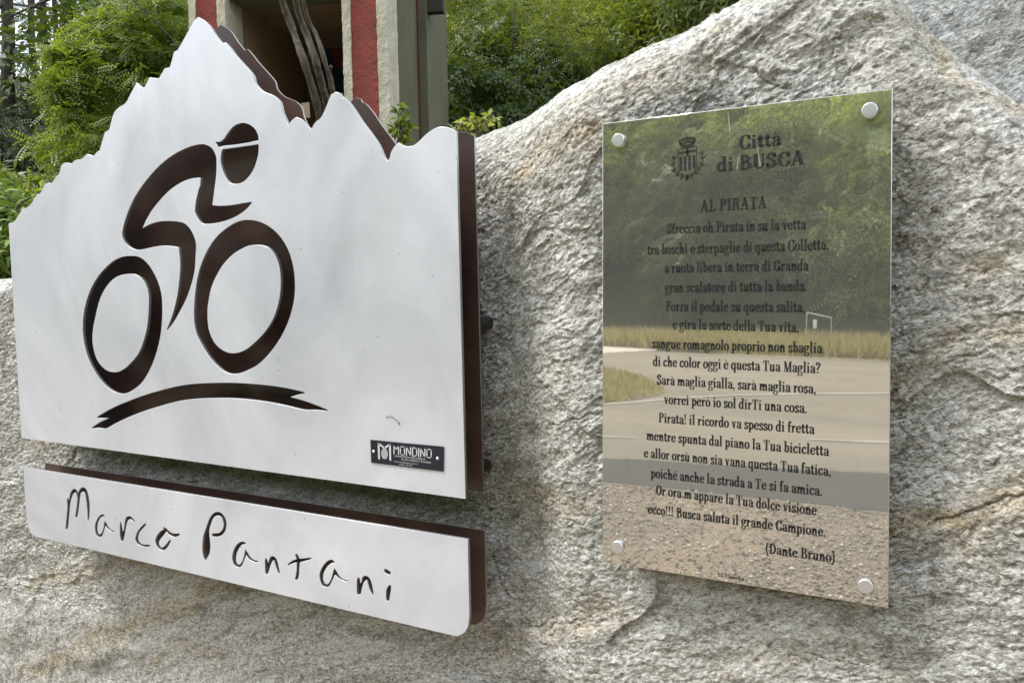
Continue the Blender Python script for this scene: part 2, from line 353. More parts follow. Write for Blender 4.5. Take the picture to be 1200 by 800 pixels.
def flat(name, polys, f, y, mat, parent):   # polygons in (u,v) -> mesh just proud of a surface
    V = []; F = []
    for P in polys:
        o = len(V); V += [f(q[0], q[1], y) for q in P]; F.append(tuple(range(o, o+len(P))))
    return link(name, mesh(name, V, F), mat, parent)
AR = 2.95   # maker plate width / height
def mono(word, x0, x1, v0, v1, w):
    G = {'M': ([[(0,1),(0,0),(.5,.42),(1,0),(1,1)]], 1.0), 'O': ([[(.2,0),(.8,0),(1,.15),(1,.85),(.8,1),(.2,1),(0,.85),(0,.15),(.2,0)]], .9),
         'N': ([[(0,1),(0,0),(1,1),(1,0)]], .9), 'D': ([[(0,0),(.7,0),(1,.18),(1,.82),(.7,1),(0,1),(0,0)]], .9), 'I': ([[(0,0),(0,1)]], .0)}
    adv = sum(G[c][1] for c in word)+.42*(len(word)-1); k = (x1-x0)/adv; x = x0; out = []
    for c in word:
        st, wd = G[c]
        for s in st:
            pts = [(x*AR+p[0]*wd*k*AR, v0+p[1]*(v1-v0)) for p in s]
            out += [[(q[0]/AR, q[1]) for q in B] for B in bar_path(pts, w)]
        x += (wd+.42)*k
    return out
flat('maker_name', mono('MONDINO', .335, .84, .16, .50, .042), mf, -.0006, PRINT, mk)
emb = [[(q[0]/AR, q[1]) for q in B] for B in bar_path([(.12*AR, .78), (.12*AR, .12), (.20*AR, .30), (.28*AR, .12), (.28*AR, .78)], .075)]
for k in range(6):
    v = .33+k*.075; h = math.sqrt(max(0, 1-((k-2.5)/3.1)**2))*.048; emb += [[(.20-h, v), (.20+h, v), (.20+h, v+.048), (.20-h, v+.048)]]
flat('maker_emblem', emb, mf, -.0006, PRINT, mk)
def font_text(name, s, f, u, v, hv, wu, y, mat, parent, align='LEFT'):
    cu = bpy.data.curves.new('tmp', 'FONT'); cu.body = s; cu.size = 1; cu.align_x = 'LEFT'; cu.resolution_u = 2
    ob = bpy.data.objects.new('tmp', cu); COL.objects.link(ob); dg = bpy.context.evaluated_depsgraph_get()
    me = bpy.data.meshes.new_from_object(ob.evaluated_get(dg)); bpy.data.objects.remove(ob)
    xs = [p.co.x for p in me.vertices]; x0, x1 = min(xs), max(xs)
    for p in me.vertices: p.co = f(u+(p.co.x-x0)/(x1-x0)*wu, v-p.co.y*hv/.7, y)
    me.name = name; return link(name, me, mat, parent)
font_text('maker_line', 'CARPENTERIA MECCANICA', mf, .335, .62, .075, .43, -.0006, PRINT, mk)
font_text('maker_line', 'IN ALLUMINIO E ACCIAIO', mf, .44, .73, .075, .40, -.0006, PRINT, mk)
font_text('maker_line', 'WWW.MONDINOSCULPT.IT', mf, .33, .85, .05, .33, -.0006, PRINT, mk)
font_text('maker_line', 'BUSCA (CN) ITALY', mf, .41, .94, .05, .18, -.0006, PRINT, mk)
for u, v in ((.045, .50), (.925, .50)):
    q = mf(u, v); link('screw', mesh('screw', *cyl((q[0], q[2]), .0026, DS-.0030, DS-.0018, 14, .0012), True), ALU, mk)
# dried insect trail on the panel
tr = [(452, 489), (455, 487.6), (459, 488), (463, 491), (467, 494.5), (468, 497.5)]
tv = [onwall(x, y, DS-.0008) for x, y in spl(tr, 3)]
link('dried_trail', mesh('dried_trail', *tube(tv, [.0004+.0004*(i > 12) for i in range(len(tv))], 5)), BOLT, sign)
# ------------------------------------------------------------------ the name sign
NOUT = [(27.4,547),(548,631.2),(549.3,690),(549.8,722),(548.2,734),(543,741.6),(535,744.8),(526,743.2),(80,637.4),(42,628.4),(37,625.4),(33.6,619),(31.4,606),(29.6,590)]
LET = [zoomed([(85,232),(98,240),(108,262),(115,210),(130,160),(155,128),(180,125),(200,145),(212,175),(222,150),(245,118),(270,105),(300,118),(325,165),(340,230),(350,330),(348,430),(335,500),(325,495),(325,430),(318,340),(308,250),(296,190),(282,165),(262,160),(245,175),(237,230),(225,330),(215,400),(205,450),(190,462),(180,450),(188,400),(200,310),(205,240),(195,190),(178,168),(158,185),(140,225),(125,290),(115,380),(105,480),(98,570),(85,600),(68,598),(68,560),(80,450),(88,340),(85,280)], 70, 560, 10),
 zoomed([(528,440),(515,425),(485,425),(450,460),(420,520),(412,590),(425,655),(450,688),(475,690),(500,668),(520,610),(535,560),(560,590),(600,620),(635,628),(640,615),(605,605),(570,570),(545,525),(528,498),(520,530),(510,590),(490,640),(468,660),(448,640),(440,580),(452,510),(480,460),(505,448)], 70, 560, 10),
 zoomed([(150,280),(140,300),(138,400),(140,500),(155,575),(175,590),(195,570),(210,500),(225,420),(245,310),(270,250),(300,240),(335,262),(365,290),(375,280),(360,250),(320,210),(280,190),(245,205),(222,250),(210,330),(200,420),(188,430),(175,380),(162,310)], 130, 590, 13.33),
 zoomed([(550,305),(535,302),(470,360),(410,440),(380,530),(395,600),(450,650),(540,672),(605,665),(612,650),(600,638),(530,638),(470,620),(430,570),(425,510),(450,440),(500,380),(545,330)], 130, 590, 13.33),
 zoomed([(820,365),(850,375),(890,410),(940,450),(1000,465),(1070,460),(1075,475),(1045,505),(1000,518),(950,505),(900,475),(880,435),(855,440),(830,480),(780,540),(750,590),(755,640),(785,680),(815,675),(860,630),(900,580),(915,560),(938,580),(915,620),(880,680),(840,718),(795,725),(750,700),(710,650),(692,580),(705,520),(750,450),(800,410),(825,405),(815,380)], 130, 590, 13.33),
 zoomed([(140,590),(125,570),(108,500),(108,420),(118,330),(145,250),(170,180),(195,130),(230,95),(270,85),(315,105),(350,160),(358,220),(345,280),(315,320),(270,342),(215,342),(205,325),(210,308),(250,308),(290,300),(320,260),(328,210),(312,155),(280,125),(250,125),(220,150),(200,200),(180,265),(182,340),(190,420),(185,500),(160,560)], 225, 590, 8.89),
 zoomed([(560,412),(545,398),(510,395),(465,425),(430,490),(418,560),(430,620),(460,655),(490,662),(520,640),(545,580),(562,535),(600,580),(650,605),(685,605),(685,592),(650,585),(610,555),(580,510),(555,470),(545,520),(530,580),(505,625),(480,635),(460,600),(460,540),(480,480),(515,430),(550,420)], 225, 590, 8.89),
 zoomed([(150,315),(137,350),(140,450),(145,560),(160,565),(190,545),(215,460),(240,390),(275,345),(295,400),(320,480),(350,550),(370,565),(372,545),(355,460),(335,370),(300,305),(260,283),(220,295),(200,350),(190,395),(178,360),(165,320)], 300, 630, 13.33),
 zoomed([(620,245),(612,265),(632,330),(560,360),(500,405),(490,420),(500,432),(560,400),(630,380),(635,450),(625,560),(605,640),(625,660),(650,645),(670,580),(675,480),(685,380),(760,360),(840,335),(868,322),(850,305),(780,315),(680,325),(665,290),(640,252)], 300, 630, 13.33),
 zoomed([(255,150),(225,122),(190,122),(140,150),(85,220),(50,310),(60,400),(90,465),(140,490),(180,470),(215,410),(250,330),(262,322),(300,360),(370,400),(430,412),(440,400),(370,380),(320,340),(280,280),(250,232),(235,270),(215,350),(185,420),(155,450),(120,440),(98,380),(105,300),(150,215),(210,165),(240,160)], 370, 645, 11.43),
 zoomed([(570,355),(552,380),(548,480),(552,575),(575,590),(605,565),(620,490),(645,420),(680,385),(700,440),(720,510),(755,580),(772,595),(775,575),(760,490),(740,410),(710,355),(660,332),(625,350),(608,430),(595,430),(588,375)], 370, 645, 11.43),
 zoomed([(915,245),(940,245),(975,265),(1010,290),(990,325),(955,310),(920,285)], 370, 645, 11.43),
 zoomed([(985,455),(1008,468),(1005,530),(990,610),(985,660),(965,675),(945,650),(940,580),(948,510)], 370, 645, 11.43)]
nsign = empty('name_sign', onwall(290, 640, DS), 'long white metal strip sign with a handwritten name cut through it', 'sign')
plate('front_panel', [NOUT]+LET, DS, TH, WHITE, nsign, n=4, corner=40)
tag(plate('back_panel', [NOUT], DS+GAP-.002, .004, BROWN, nsign, n=4, corner=40), 'dark brown strip behind the white one')
for (px, py) in ((70, 600), (520, 690), (290, 640)):
    q = onwall(px, py, DS); link('spacer_bolt', mesh('spacer_bolt', *cyl((q[0], q[2]), .010, DS+GAP+.0025, DS+GAP+.075), True), BOLT, nsign)
# ------------------------------------------------------------------ the plaque
PC = [(706, 145), (1046, 104), (1041, 712), (706, 658)]
pf, pp = quad_map(PC, DP)
plq = empty('steel_plaque', tuple(onwall(875, 680, DP)), 'polished steel plaque engraved with a dedication poem, mirroring road and trees', 'plaque')
pw = [(p[0], p[2]) for p in pp]
pm = plate_mesh('plate', [pw], DP, .006, .0007); link('plate', pm, STEEL, plq)
for (x, y) in ((724, 164), (1019, 129), (723, 641), (1014, 687)):
    q = onwall(x, y, DP-.005)
    link('cap_screw', mesh('cap_screw', *cyl((q[0], q[2]), .0084, DP-.0048, DP-.0002, 32, .0001, .08)), ALU, plq)
    link('standoff', mesh('standoff', *cyl((q[0], q[2]), .009, DP+.0062, DP+.05, 16), True), ALU, plq)
# --- a small Bodoni-like face drawn as strokes: cap height 1, x-height XH
XH, ST, HR, AS, DE = .66, .18, .062, 1.06, -.30
def st_(x, y0, y1, w=ST): return [[(x-w/2, y0), (x+w/2, y0), (x+w/2, y1), (x-w/2, y1)]]
def sf(x, y, w=.30, up=True): 
    y0, y1 = (y, y+.042) if up else (y-.042, y); return [[(x-w/2, y0), (x+w/2, y0), (x+w/2, y1), (x-w/2, y1)]]
def cv(pts, k=1.0, n=7, w=None, p=1.5):
    P = spl(pts, n); out = []; E = []
    for i, q in enumerate(P):
        t = P[min(i+1, len(P)-1)]-P[max(i-1, 0)]; t = t/(np.linalg.norm(t)+1e-9); nn = np.array([-t[1], t[0]])
        ww = (HR+(ST*k-HR)*abs(t[1])**p) if w is None else w
        E.append((q+nn*ww/2, q-nn*ww/2))
    for a, b in zip(E[:-1], E[1:]): out.append([tuple(a[0]), tuple(a[1]), tuple(b[1]), tuple(b[0])])
    return out
def dt(x, y, r=.085): return [[(x+r*math.cos(a*math.pi/5), y+r*math.sin(a*math.pi/5)) for a in range(10)]]
def ln(a, b, w): 
    a = np.array(a); b = np.array(b); h = np.array([w/2, 0]); return [[tuple(a-h), tuple(a+h), tuple(b+h), tuple(b-h)]]
def hz(x0, x1, y, w=HR): return [[(x0, y-w/2), (x1, y-w/2), (x1, y+w/2), (x0, y+w/2)]]
def ring(cx, cy, rx, ry, k=1.0):
    return cv([(cx+rx*math.cos(a*math.pi/6), cy+ry*math.sin(a*math.pi/6)) for a in range(13)], k, 4)
def arch(x0, x1): return cv([(x0, XH*.62), (x0+.06, XH*.90), ((x0+x1)/2, XH-.02), (x1-.03, XH*.86), (x1, XH*.66)], 1.0)
G = {}
def gl(c, adv, *parts): G[c] = ([q for P in parts for q in P], adv)
flag = lambda x, y: [[(x-ST/2-.08, y-HR), (x, y-HR), (x, y), (x-ST/2-.08, y)]]
A_ = lambda: st_(.40, .03, XH*.70)+cv([(.12, XH*.74), (.17, XH*.95), (.28, XH-.01), (.38, XH*.88), (.40, XH*.66)], .9)+dt(.135, XH*.74, .07)+cv([(.36, XH*.56), (.20, XH*.50), (.12, XH*.28), (.17, .045), (.28, .03), (.38, .14)], .95)+cv([(.40, .08), (.45, .02), (.53, .09)], .5)
O_ = lambda: ring(.27, XH/2, .185, XH/2-.02, 1.05)
E_ = lambda: cv([(.44, XH*.56), (.40, XH*.86), (.28, XH-.02), (.14, XH*.80), (.10, XH*.48), (.14, XH*.17), (.29, .02), (.45, XH*.28)], 1.05)+hz(.12, .46, XH*.55)
I_ = lambda: st_(.17, 0, XH)+sf(.17, 0)+flag(.17, XH)
U_ = lambda: st_(.16, .12, XH)+flag(.16, XH)+cv([(.16, .2), (.18, .05), (.27, .015), (.37, .07), (.42, .2)], 1.0)+st_(.44, .0, XH)+flag(.44, XH)+hz(.44, .58, HR/2)
grave = lambda x, y: [[(x-.17, y+.19), (x-.04, y+.19), (x+.06, y), (x+.02, y)]]
gl('a', .53, A_()); gl('à', .53, A_(), grave(.26, XH+.09)); gl('o', .54, O_()); gl('ò', .54, O_(), grave(.27, XH+.09))
gl('e', .52, E_()); gl('è', .52, E_(), grave(.27, XH+.09)); gl('é', .52, E_(), [[(x*-1+.54, y) for x, y in grave(.27, XH+.09)[0]]])
gl('i', .34, I_(), dt(.165, XH+.22, .095)); gl('u', .60, U_()); gl('ù', .60, U_(), grave(.28, XH+.09))
gl('l', .34, st_(.17, 0, AS), sf(.17, 0), flag(.17, AS)); gl('r', .45, st_(.16, 0, XH), sf(.16, 0), flag(.16, XH), cv([(.22, XH*.6), (.27, XH*.88), (.36, XH-.02)], .5), dt(.375, XH-.10, .08))
gl('n', .60, st_(.16, 0, XH), sf(.16, 0), flag(.16, XH), arch(.22, .44), st_(.44, 0, XH*.7), sf(.44, 0)); gl('h', .60, st_(.16, 0, AS), sf(.16, 0), flag(.16, AS), arch(.22, .44), st_(.44, 0, XH*.7), sf(.44, 0))
gl('m', .88, st_(.16, 0, XH), sf(.16, 0), flag(.16, XH), arch(.22, .44), st_(.44, 0, XH*.7), sf(.44, 0), arch(.50, .72), st_(.72, 0, XH*.7), sf(.72, 0))
bowl = lambda cx, k=1: cv([(cx-.10*k, XH*.84), (cx+.02*k, XH-.02), (cx+.13*k, XH*.78), (cx+.16*k, XH*.5), (cx+.13*k, XH*.2), (cx+.02*k, .02), (cx-.10*k, XH*.16)], 1.0)
gl('b', .55, st_(.16, .03, AS), flag(.16, AS), bowl(.29)); gl('p', .56, st_(.16, DE, XH), flag(.16, XH), sf(.16, DE), bowl(.30))
bl = bowl(.26, -1); gl('d', .58, st_(.42, 0, AS), flag(.42, AS), bl, hz(.42, .56, HR/2)); gl('q', .56, st_(.42, DE, XH), sf(.42, DE), bl)
gl('c', .48, cv([(.40, XH*.76), (.35, XH*.94), (.27, XH-.02), (.14, XH*.80), (.10, XH*.48), (.14, XH*.17), (.28, .02), (.43, XH*.27)], 1.05), dt(.375, XH*.76, .075))
gl('s', .44, cv([(.36, XH*.74), (.30, XH*.96), (.20, XH-.02), (.10, XH*.80), (.18, XH*.58), (.31, XH*.42), (.36, XH*.22), (.26, .02), (.15, .02), (.08, XH*.26)], 1.0, p=1.0), [[(.335, XH*.66), (.385, XH*.66), (.385, XH), (.36, XH)]], [[(.06, 0), (.085, 0), (.11, XH*.34), (.06, XH*.34)]])
gl('t', .38, st_(.17, .08, .86), hz(.0, .36, XH-.04, .10), cv([(.17, .14), (.20, .03), (.27, .02), (.35, .16)], .7)); gl('f', .37, st_(.16, 0, .90), sf(.16, 0), hz(.02, .33, XH-.03, .085), cv([(.16, .86), (.20, 1.0), (.29, 1.04)], .9), dt(.33, .95, .08))
gl('g', .53, ring(.23, XH*.68, .145, XH*.30, 1.0), cv([(.36, XH*.86), (.42, XH*.98), (.49, XH*.93)], .5), dt(.50, XH*.88, .055), cv([(.14, XH*.38), (.09, XH*.22), (.16, XH*.08), (.36, XH*.05), (.44, -.08), (.38, -.24), (.23, -.29), (.09, -.24), (.06, -.13), (.15, -.01)], .75))
gl('v', .52, ln((.13, XH), (.28, 0), ST), ln((.40, XH), (.28, 0), HR*1.2), sf(.12, XH, .26, False), sf(.41, XH, .22, False)); gl('z', .45, hz(.05, .40, XH-.03, .06), hz(.05, .42, .03, .06), ln((.11, 0), (.32, XH), ST*.95))
CB = lambda x: sf(x, 0, .34)+sf(x, 1, .34, False)
gl('A', .74, ln((.36, 1), (.56, 0), ST*1.1), ln((.36, 1), (.12, 0), HR*1.3), hz(.2, .5, .33), sf(.12, 0, .24), sf(.57, 0, .32)); gl('L', .60, st_(.20, 0, 1), CB(.20), hz(.1, .54, HR/2), ln((.50, 0), (.53, .32), HR))
gl('P', .64, st_(.20, 0, 1), CB(.20), cv([(.24, .975), (.42, .96), (.53, .75), (.42, .53), (.24, .50)], 1.05)); gl('I', .40, st_(.20, 0, 1, ST*1.08), CB(.20)); 
gl('R', .72, st_(.20, 0, 1), CB(.20), cv([(.24, .975), (.42, .96), (.52, .76), (.42, .55), (.24, .52)], 1.05), cv([(.36, .52), (.49, .42), (.52, .12), (.60, .03), (.68, .10)], 1.0)); gl('T', .66, st_(.33, 0, 1), sf(.33, 0, .34), hz(.05, .61, .975), ln((.06, 1), (.07, .68), HR), ln((.60, 1), (.59, .68), HR))
gl('B', .68, st_(.20, 0, 1), CB(.20), cv([(.24, .975), (.40, .96), (.49, .77), (.40, .56), (.24, .53)], 1.0), cv([(.24, .53), (.46, .50), (.57, .28), (.46, .04), (.24, .025)], 1.1)); gl('D', .72, st_(.20, 0, 1), CB(.20), cv([(.22, .975), (.42, .95), (.58, .74), (.61, .5), (.58, .26), (.42, .05), (.22, .025)], 1.1))
CC = cv([(.59, .70), (.50, .92), (.37, .98), (.20, .86), (.12, .5), (.20, .14), (.37, .02), (.52, .10), (.61, .33)], 1.1); gl('C', .66, CC, ln((.60, .66), (.60, 1), HR))
gl('G', .72, CC, ln((.60, .66), (.60, 1), HR), st_(.57, .05, .42), sf(.57, .40, .30)); gl('O', .70, ring(.35, .5, .24, .48, 1.15)); 
gl('S', .56, cv([(.45, .72), (.38, .93), (.26, .98), (.13, .84), (.14, .68), (.30, .53), (.44, .36), (.44, .16), (.30, .02), (.18, .03), (.09, .30)], 1.1, p=1.0), ln((.46, .66), (.48, 1), HR), ln((.08, .34), (.07, 0), HR))
gl('M', .88, ln((.17, 0), (.17, 1), HR*1.3), ln((.20, 1), (.43, 0), ST), ln((.68, 1), (.43, 0), HR*1.3), st_(.71, 0, 1), sf(.16, 0, .24), sf(.71, 0, .32), sf(.16, 1, .24, False), sf(.71, 1, .30, False)); gl('U', .72, st_(.20, .2, 1), sf(.2, 1, .32, False), cv([(.20, .28), (.24, .08), (.38, .02), (.52, .10), (.56, .3)], .9), ln((.57, .25), (.57, 1), HR*1.3), sf(.57, 1, .24, False))
gl('F', .58, st_(.20, 0, 1), CB(.20), hz(.2, .54, .975), ln((.52, 1), (.51, .7), HR), hz(.2, .42, .52), ln((.42, .40), (.42, .64), HR))
gl('.', .26, dt(.12, .08, .09)); gl(',', .26, dt(.12, .08, .09), cv([(.17, .08), (.17, -.06), (.09, -.16)], .4)); gl("'", .22, dt(.1, .95, .08), ln((.13, .95), (.08, .76), .05))
gl('!', .32, [[(.06, 1.02), (.24, 1.02), (.17, .30), (.13, .30)]], dt(.15, .08, .09)); gl('?', .48, cv([(.10, .76), (.14, .95), (.25, 1.0), (.38, .84), (.33, .62), (.22, .48), (.21, .30)], 1.0), dt(.12, .78, .075), dt(.21, .08, .09))
gl('(', .32, cv([(.26, 1.1), (.12, .75), (.10, .4), (.14, .05), (.26, -.25)], .8)); gl(')', .32, cv([(.06, 1.1), (.20, .75), (.22, .4), (.18, .05), (.06, -.25)], .8)); gl(' ', .26)
def line_polys(s):
    x = 0; out = []
    for c in s:
        P, a = G[c]; out += [[(x+q[0], q[1]) for q in Q] for Q in P]; x += a
    return out, x
INK = plain('black_engraving', (.010, .010, .009), .65)
def text_line(s, L, Rr, cap, name='engraved_line'):
    P, wd = line_polys(s); a = np.array(onwall(L[0], L[1], DP)); b = np.array(onwall(Rr[0], Rr[1], DP)); t = (b-a)/wd
    up = np.array([pp[0][0]-pp[3][0], 0, pp[0][2]-pp[3][2]]); up = up/np.linalg.norm(up)*cap
    V = []; F = []
    for Q in P:
        o = len(V)
        for (x, y) in Q: q = a+t*x+up*y; V.append((q[0], DP-.0003, q[2]))
        F.append(tuple(range(o, o+len(Q))))
    return link(name, mesh(name, V, F), INK, plq)
CAP = .0128
text_line('Città', (865.5, 175.5), (915.5, 170), .0165); text_line('di BUSCA', (839.5, 201.3), (943.6, 192.6), .0165)
text_line('AL PIRATA', (820.5, 248.3), (898.6, 243.6), .0142)
ROWS = [('Sfreccia oh Pirata in su la vetta', 781.5, 274, 944.5, 268.5), ('tra boschi e sterpaglie di questa Colletta.', 758.5, 298.3, 971.5, 292.6), ('a ruota libera in terra di Granda', 778.5, 319.4, 947.5, 316.8),
 ('gran scalatore di tutta la banda.', 779, 342.4, 946, 340.8), ('Forza il pedale su questa salita,', 780, 364.3, 943.5, 365.6), ('e gira la sorte della Tua vita,', 788, 385.2, 936.5, 389.3), ('sangue romagnolo proprio non sbaglia', 764, 407.6, 963.5, 413.8),
 ('di che color oggi è questa Tua Maglia?', 765, 428.6, 961.5, 437.4), ('Sarà maglia gialla, sarà maglia rosa,', 769.5, 450.2, 956.5, 461.2), ('vorrei però io sol dirTi una cosa.', 778, 472.8, 946, 484), ('Pirata! il ricordo va spesso di fretta', 771.5, 494.6, 954.5, 508.4),
 ('mentre spunta dal piano la Tua bicicletta', 757.5, 515, 971.5, 534), ('e allor orsù non sia vana questa Tua fatica,', 754.5, 535.4, 974, 557.6), ('poiché anche la strada a Te si fa amica.', 762.5, 559, 963.8, 580.8), ("Or ora m'appare la Tua dolce visione", 768.5, 579.2, 957, 603.6),
 ('ecco!!! Busca saluta il grande Campione.', 759, 601, 967.8, 628.6), ('(Dante Bruno)', 897, 647.6, 978.5, 659)]
for s, xa, ya, xb, yb in ROWS: text_line(s, (xa, ya), (xb, yb), CAP)
text_line('Li. CasaRa ..', (841, 674.6), (877, 681.2), .0048, 'maker_mark')
# coat of arms: mural crown, shield with cross over four pales, two branches
cf, _ = quad_map([(784.6, 161.5), (827, 156.4), (827, 207.0), (784.6, 213.0)], DP)
cr = []
for k in range(9):                           # crown blocks
    u = .26+k*.054; s = (k-4)/4.0; v = .03+.035*s*s
    cr += [[(u, v), (u+.042, v), (u+.042-s*.02, v+.075), (u-s*.02, v+.075)], [(u-s*.02, v+.09), (u+.042-s*.02, v+.09), (u+.042-s*.045, v+.14), (u-s*.045, v+.14)]]
cr += [[(a[0], a[1]) for a in q] for q in cv([(.27, .12), (.36, .20), (.50, .225), (.64, .20), (.73, .12)], 1, 5, .035)]
cr += cv([(.33, .24), (.50, .27), (.67, .24)], 1, 5, .035)
flat('crown_emblem', cr, cf, -.0003, INK, plq)
sh = [[(.27, .36), (.73, .34), (.73, .385), (.27, .405)], [(.47, .29), (.53, .29), (.53, .47), (.47, .47)], [(.27, .29), (.73, .27), (.73, .28), (.27, .30)]]
for k in range(4): u = .28+k*.122; sh += [[(u, .47), (u+.07, .465), (u+.07, .80-.02*(k in (0, 3))), (u, .80-.02*(k in (0, 3)))]]
sh += cv([(.25, .29), (.25, .75), (.33, .86), (.50, .92), (.67, .86), (.75, .75), (.75, .27)], 1, 5, .016)
flat('shield_emblem', sh, cf, -.0003, INK, plq)
def leaves(stem, n, side, w):
    P = spl(stem, 6); out = cv(stem, 1, 6, .022)
    for k in range(n):
        i = int((k+.5)/n*(len(P)-2)); p = P[i]; t = P[i+1]-p; t /= np.linalg.norm(t)
        for s in (-1, 1):
            q = np.array([t[0]*.75-t[1]*s*.75, t[1]*.75+t[0]*s*.75]); q /= np.linalg.norm(q); m = np.array([-q[1], q[0]])
            out.append([p, p+q*.05+m*w, p+q*.12, p+q*.05-m*w])
    return out
flat('branch_emblem', leaves([(.55, .97), (.35, .93), (.17, .80), (.10, .62), (.14, .42)], 6, 1, .024), cf, -.0003, INK, plq)
flat('branch_emblem', leaves([(.45, .97), (.65, .93), (.83, .80), (.92, .60), (.88, .38)], 7, 1, .013), cf, -.0003, INK, plq)
# scratches and drips that catch light
DRIP = plain('lime_drip', (.30, .32, .27), .5)
for a, b, w in (((853, 131), (855.6, 155), 1.0), ((874.5, 125), (873, 139), .5), ((887.5, 173), (891, 195), .9), ((867, 180), (863.5, 199), .8), ((1029, 106), (1028, 112), .8), ((1043.5, 109), (1043, 116), .8), ((734, 536), (735, 560), .25)):
    q = [onwall(x, y, DP-.0004) for x, y in ((a[0]-w*.5, a[1]), (a[0]+w*.5, a[1]), (b[0]+w, b[1]-1), (b[0], b[1]+.6), (b[0]-w, b[1]-1))]
    link('dried_drip', mesh('dried_drip', q, [(0, 1, 2, 3, 4)]), DRIP, plq)
# ------------------------------------------------------------------ noise for the boulders
def pnoise(x, y, seed):
    xi = np.floor(x).astype(np.int64); yi = np.floor(y).astype(np.int64); xf = x-xi; yf = y-yi
    def g(ix, iy):
        h = (ix*374761393+iy*668265263+seed*1442695041) & 0xffffffff
        h = ((h ^ (h >> 13))*1274126177) & 0xffffffff; h = h ^ (h >> 16); a = (h & 0xffff)/65536.0*2*np.pi
        return np.cos(a), np.sin(a)
    u = xf*xf*xf*(xf*(xf*6-15)+10); v = yf*yf*yf*(yf*(yf*6-15)+10)
    def d(ox, oy): a, b = g(xi+ox, yi+oy); return a*(xf-ox)+b*(yf-oy)
    n0 = d(0, 0)*(1-u)+d(1, 0)*u; n1 = d(0, 1)*(1-u)+d(1, 1)*u
    return (n0*(1-v)+n1*v)*1.5
def fbm(x, y, seed, o=4, g=.5):
    s = 0; a = 1
    for k in range(o): s = s+a*pnoise(x*2**k, y*2**k, seed+k*17); a *= g
    return s
def ridged(x, y, seed, o=4, g=.5):
    s = 0; a = 1
    for k in range(o): s = s+a*(1-2*np.abs(pnoise(x*2**k, y*2**k, seed+k*17))); a *= g
    return s
def seg_dist(X, Z, poly):
    D = np.full(X.shape, 9.0)
    for (ax, az), (bx, bz) in zip(poly[:-1], poly[1:]):
        vx, vz = bx-ax, bz-az; t = np.clip(((X-ax)*vx+(Z-az)*vz)/(vx*vx+vz*vz), 0, 1)
        D = np.minimum(D, np.hypot(X-ax-t*vx, Z-az-t*vz))
    return D
def chips(x, y, seed, tilt):                 # jittered cells, each a small tilted facet with a step at its rim
    xi = np.floor(x).astype(np.int64); yi = np.floor(y).astype(np.int64); best = np.full(x.shape, 9e9); out = np.zeros(x.shape)
    for ox in (-1, 0, 1):
        for oy in (-1, 0, 1):
            cx, cy = xi+ox, yi+oy; h = (cx*374761393+cy*668265263+seed*1442695041) & 0xffffffff
            h = ((h ^ (h >> 13))*1274126177) & 0xffffffff; h = h ^ (h >> 16)
            px = cx+((h & 255)/255.0); py = cy+(((h >> 8) & 255)/255.0); gx = ((h >> 16) & 255)/255.0-.5; gy = ((h >> 20) & 255)/255.0-.5; a = ((h >> 5) & 255)/255.0-.5
            d = (x-px)**2+(y-py)**2; m = d < best; best = np.where(m, d, best); out = np.where(m, a+tilt*(gx*(x-px)+gy*(y-py)), out)
    return out
def relief(X, Z, seed, big=1.0):
    c, s = math.cos(rad(20)), math.sin(rad(20)); u = X*c+Z*s; v = -X*s+Z*c
    wu = u+.02*pnoise(X*9, Z*9, seed+3); wv = v+.012*pnoise(X*11, Z*11, seed+4)
    h = .010*big*fbm(wu*2.2, wv*3.4, seed, 3)
    patch = np.clip(.75+.9*pnoise(X*3.1, Z*3.1, seed+5), .25, 1.3)          # some areas flake more than others
    h += .0065*chips(wu*3.1+.3*pnoise(X*7, Z*7, seed+6), wv*5.2+.3*pnoise(X*8, Z*8, seed+7), seed+43, 1.5)
    h += patch*.0018*ridged(wu*8, wv*15, seed+31, 3, .5)
    w = .25*pnoise(wu*60, wv*80, seed+8)
    h += patch*.0019*chips(wu*17+w, wv*34+w, seed+40, 1.6)
    h += patch*.0014*chips(wu*42+w, wv*75-w, seed+41, 1.8)
    h += .0016*chips(wu*100, wv*150, seed+42, 1.8)
    h += .0007*pnoise(wu*230, wv*260, seed+91)
    return h
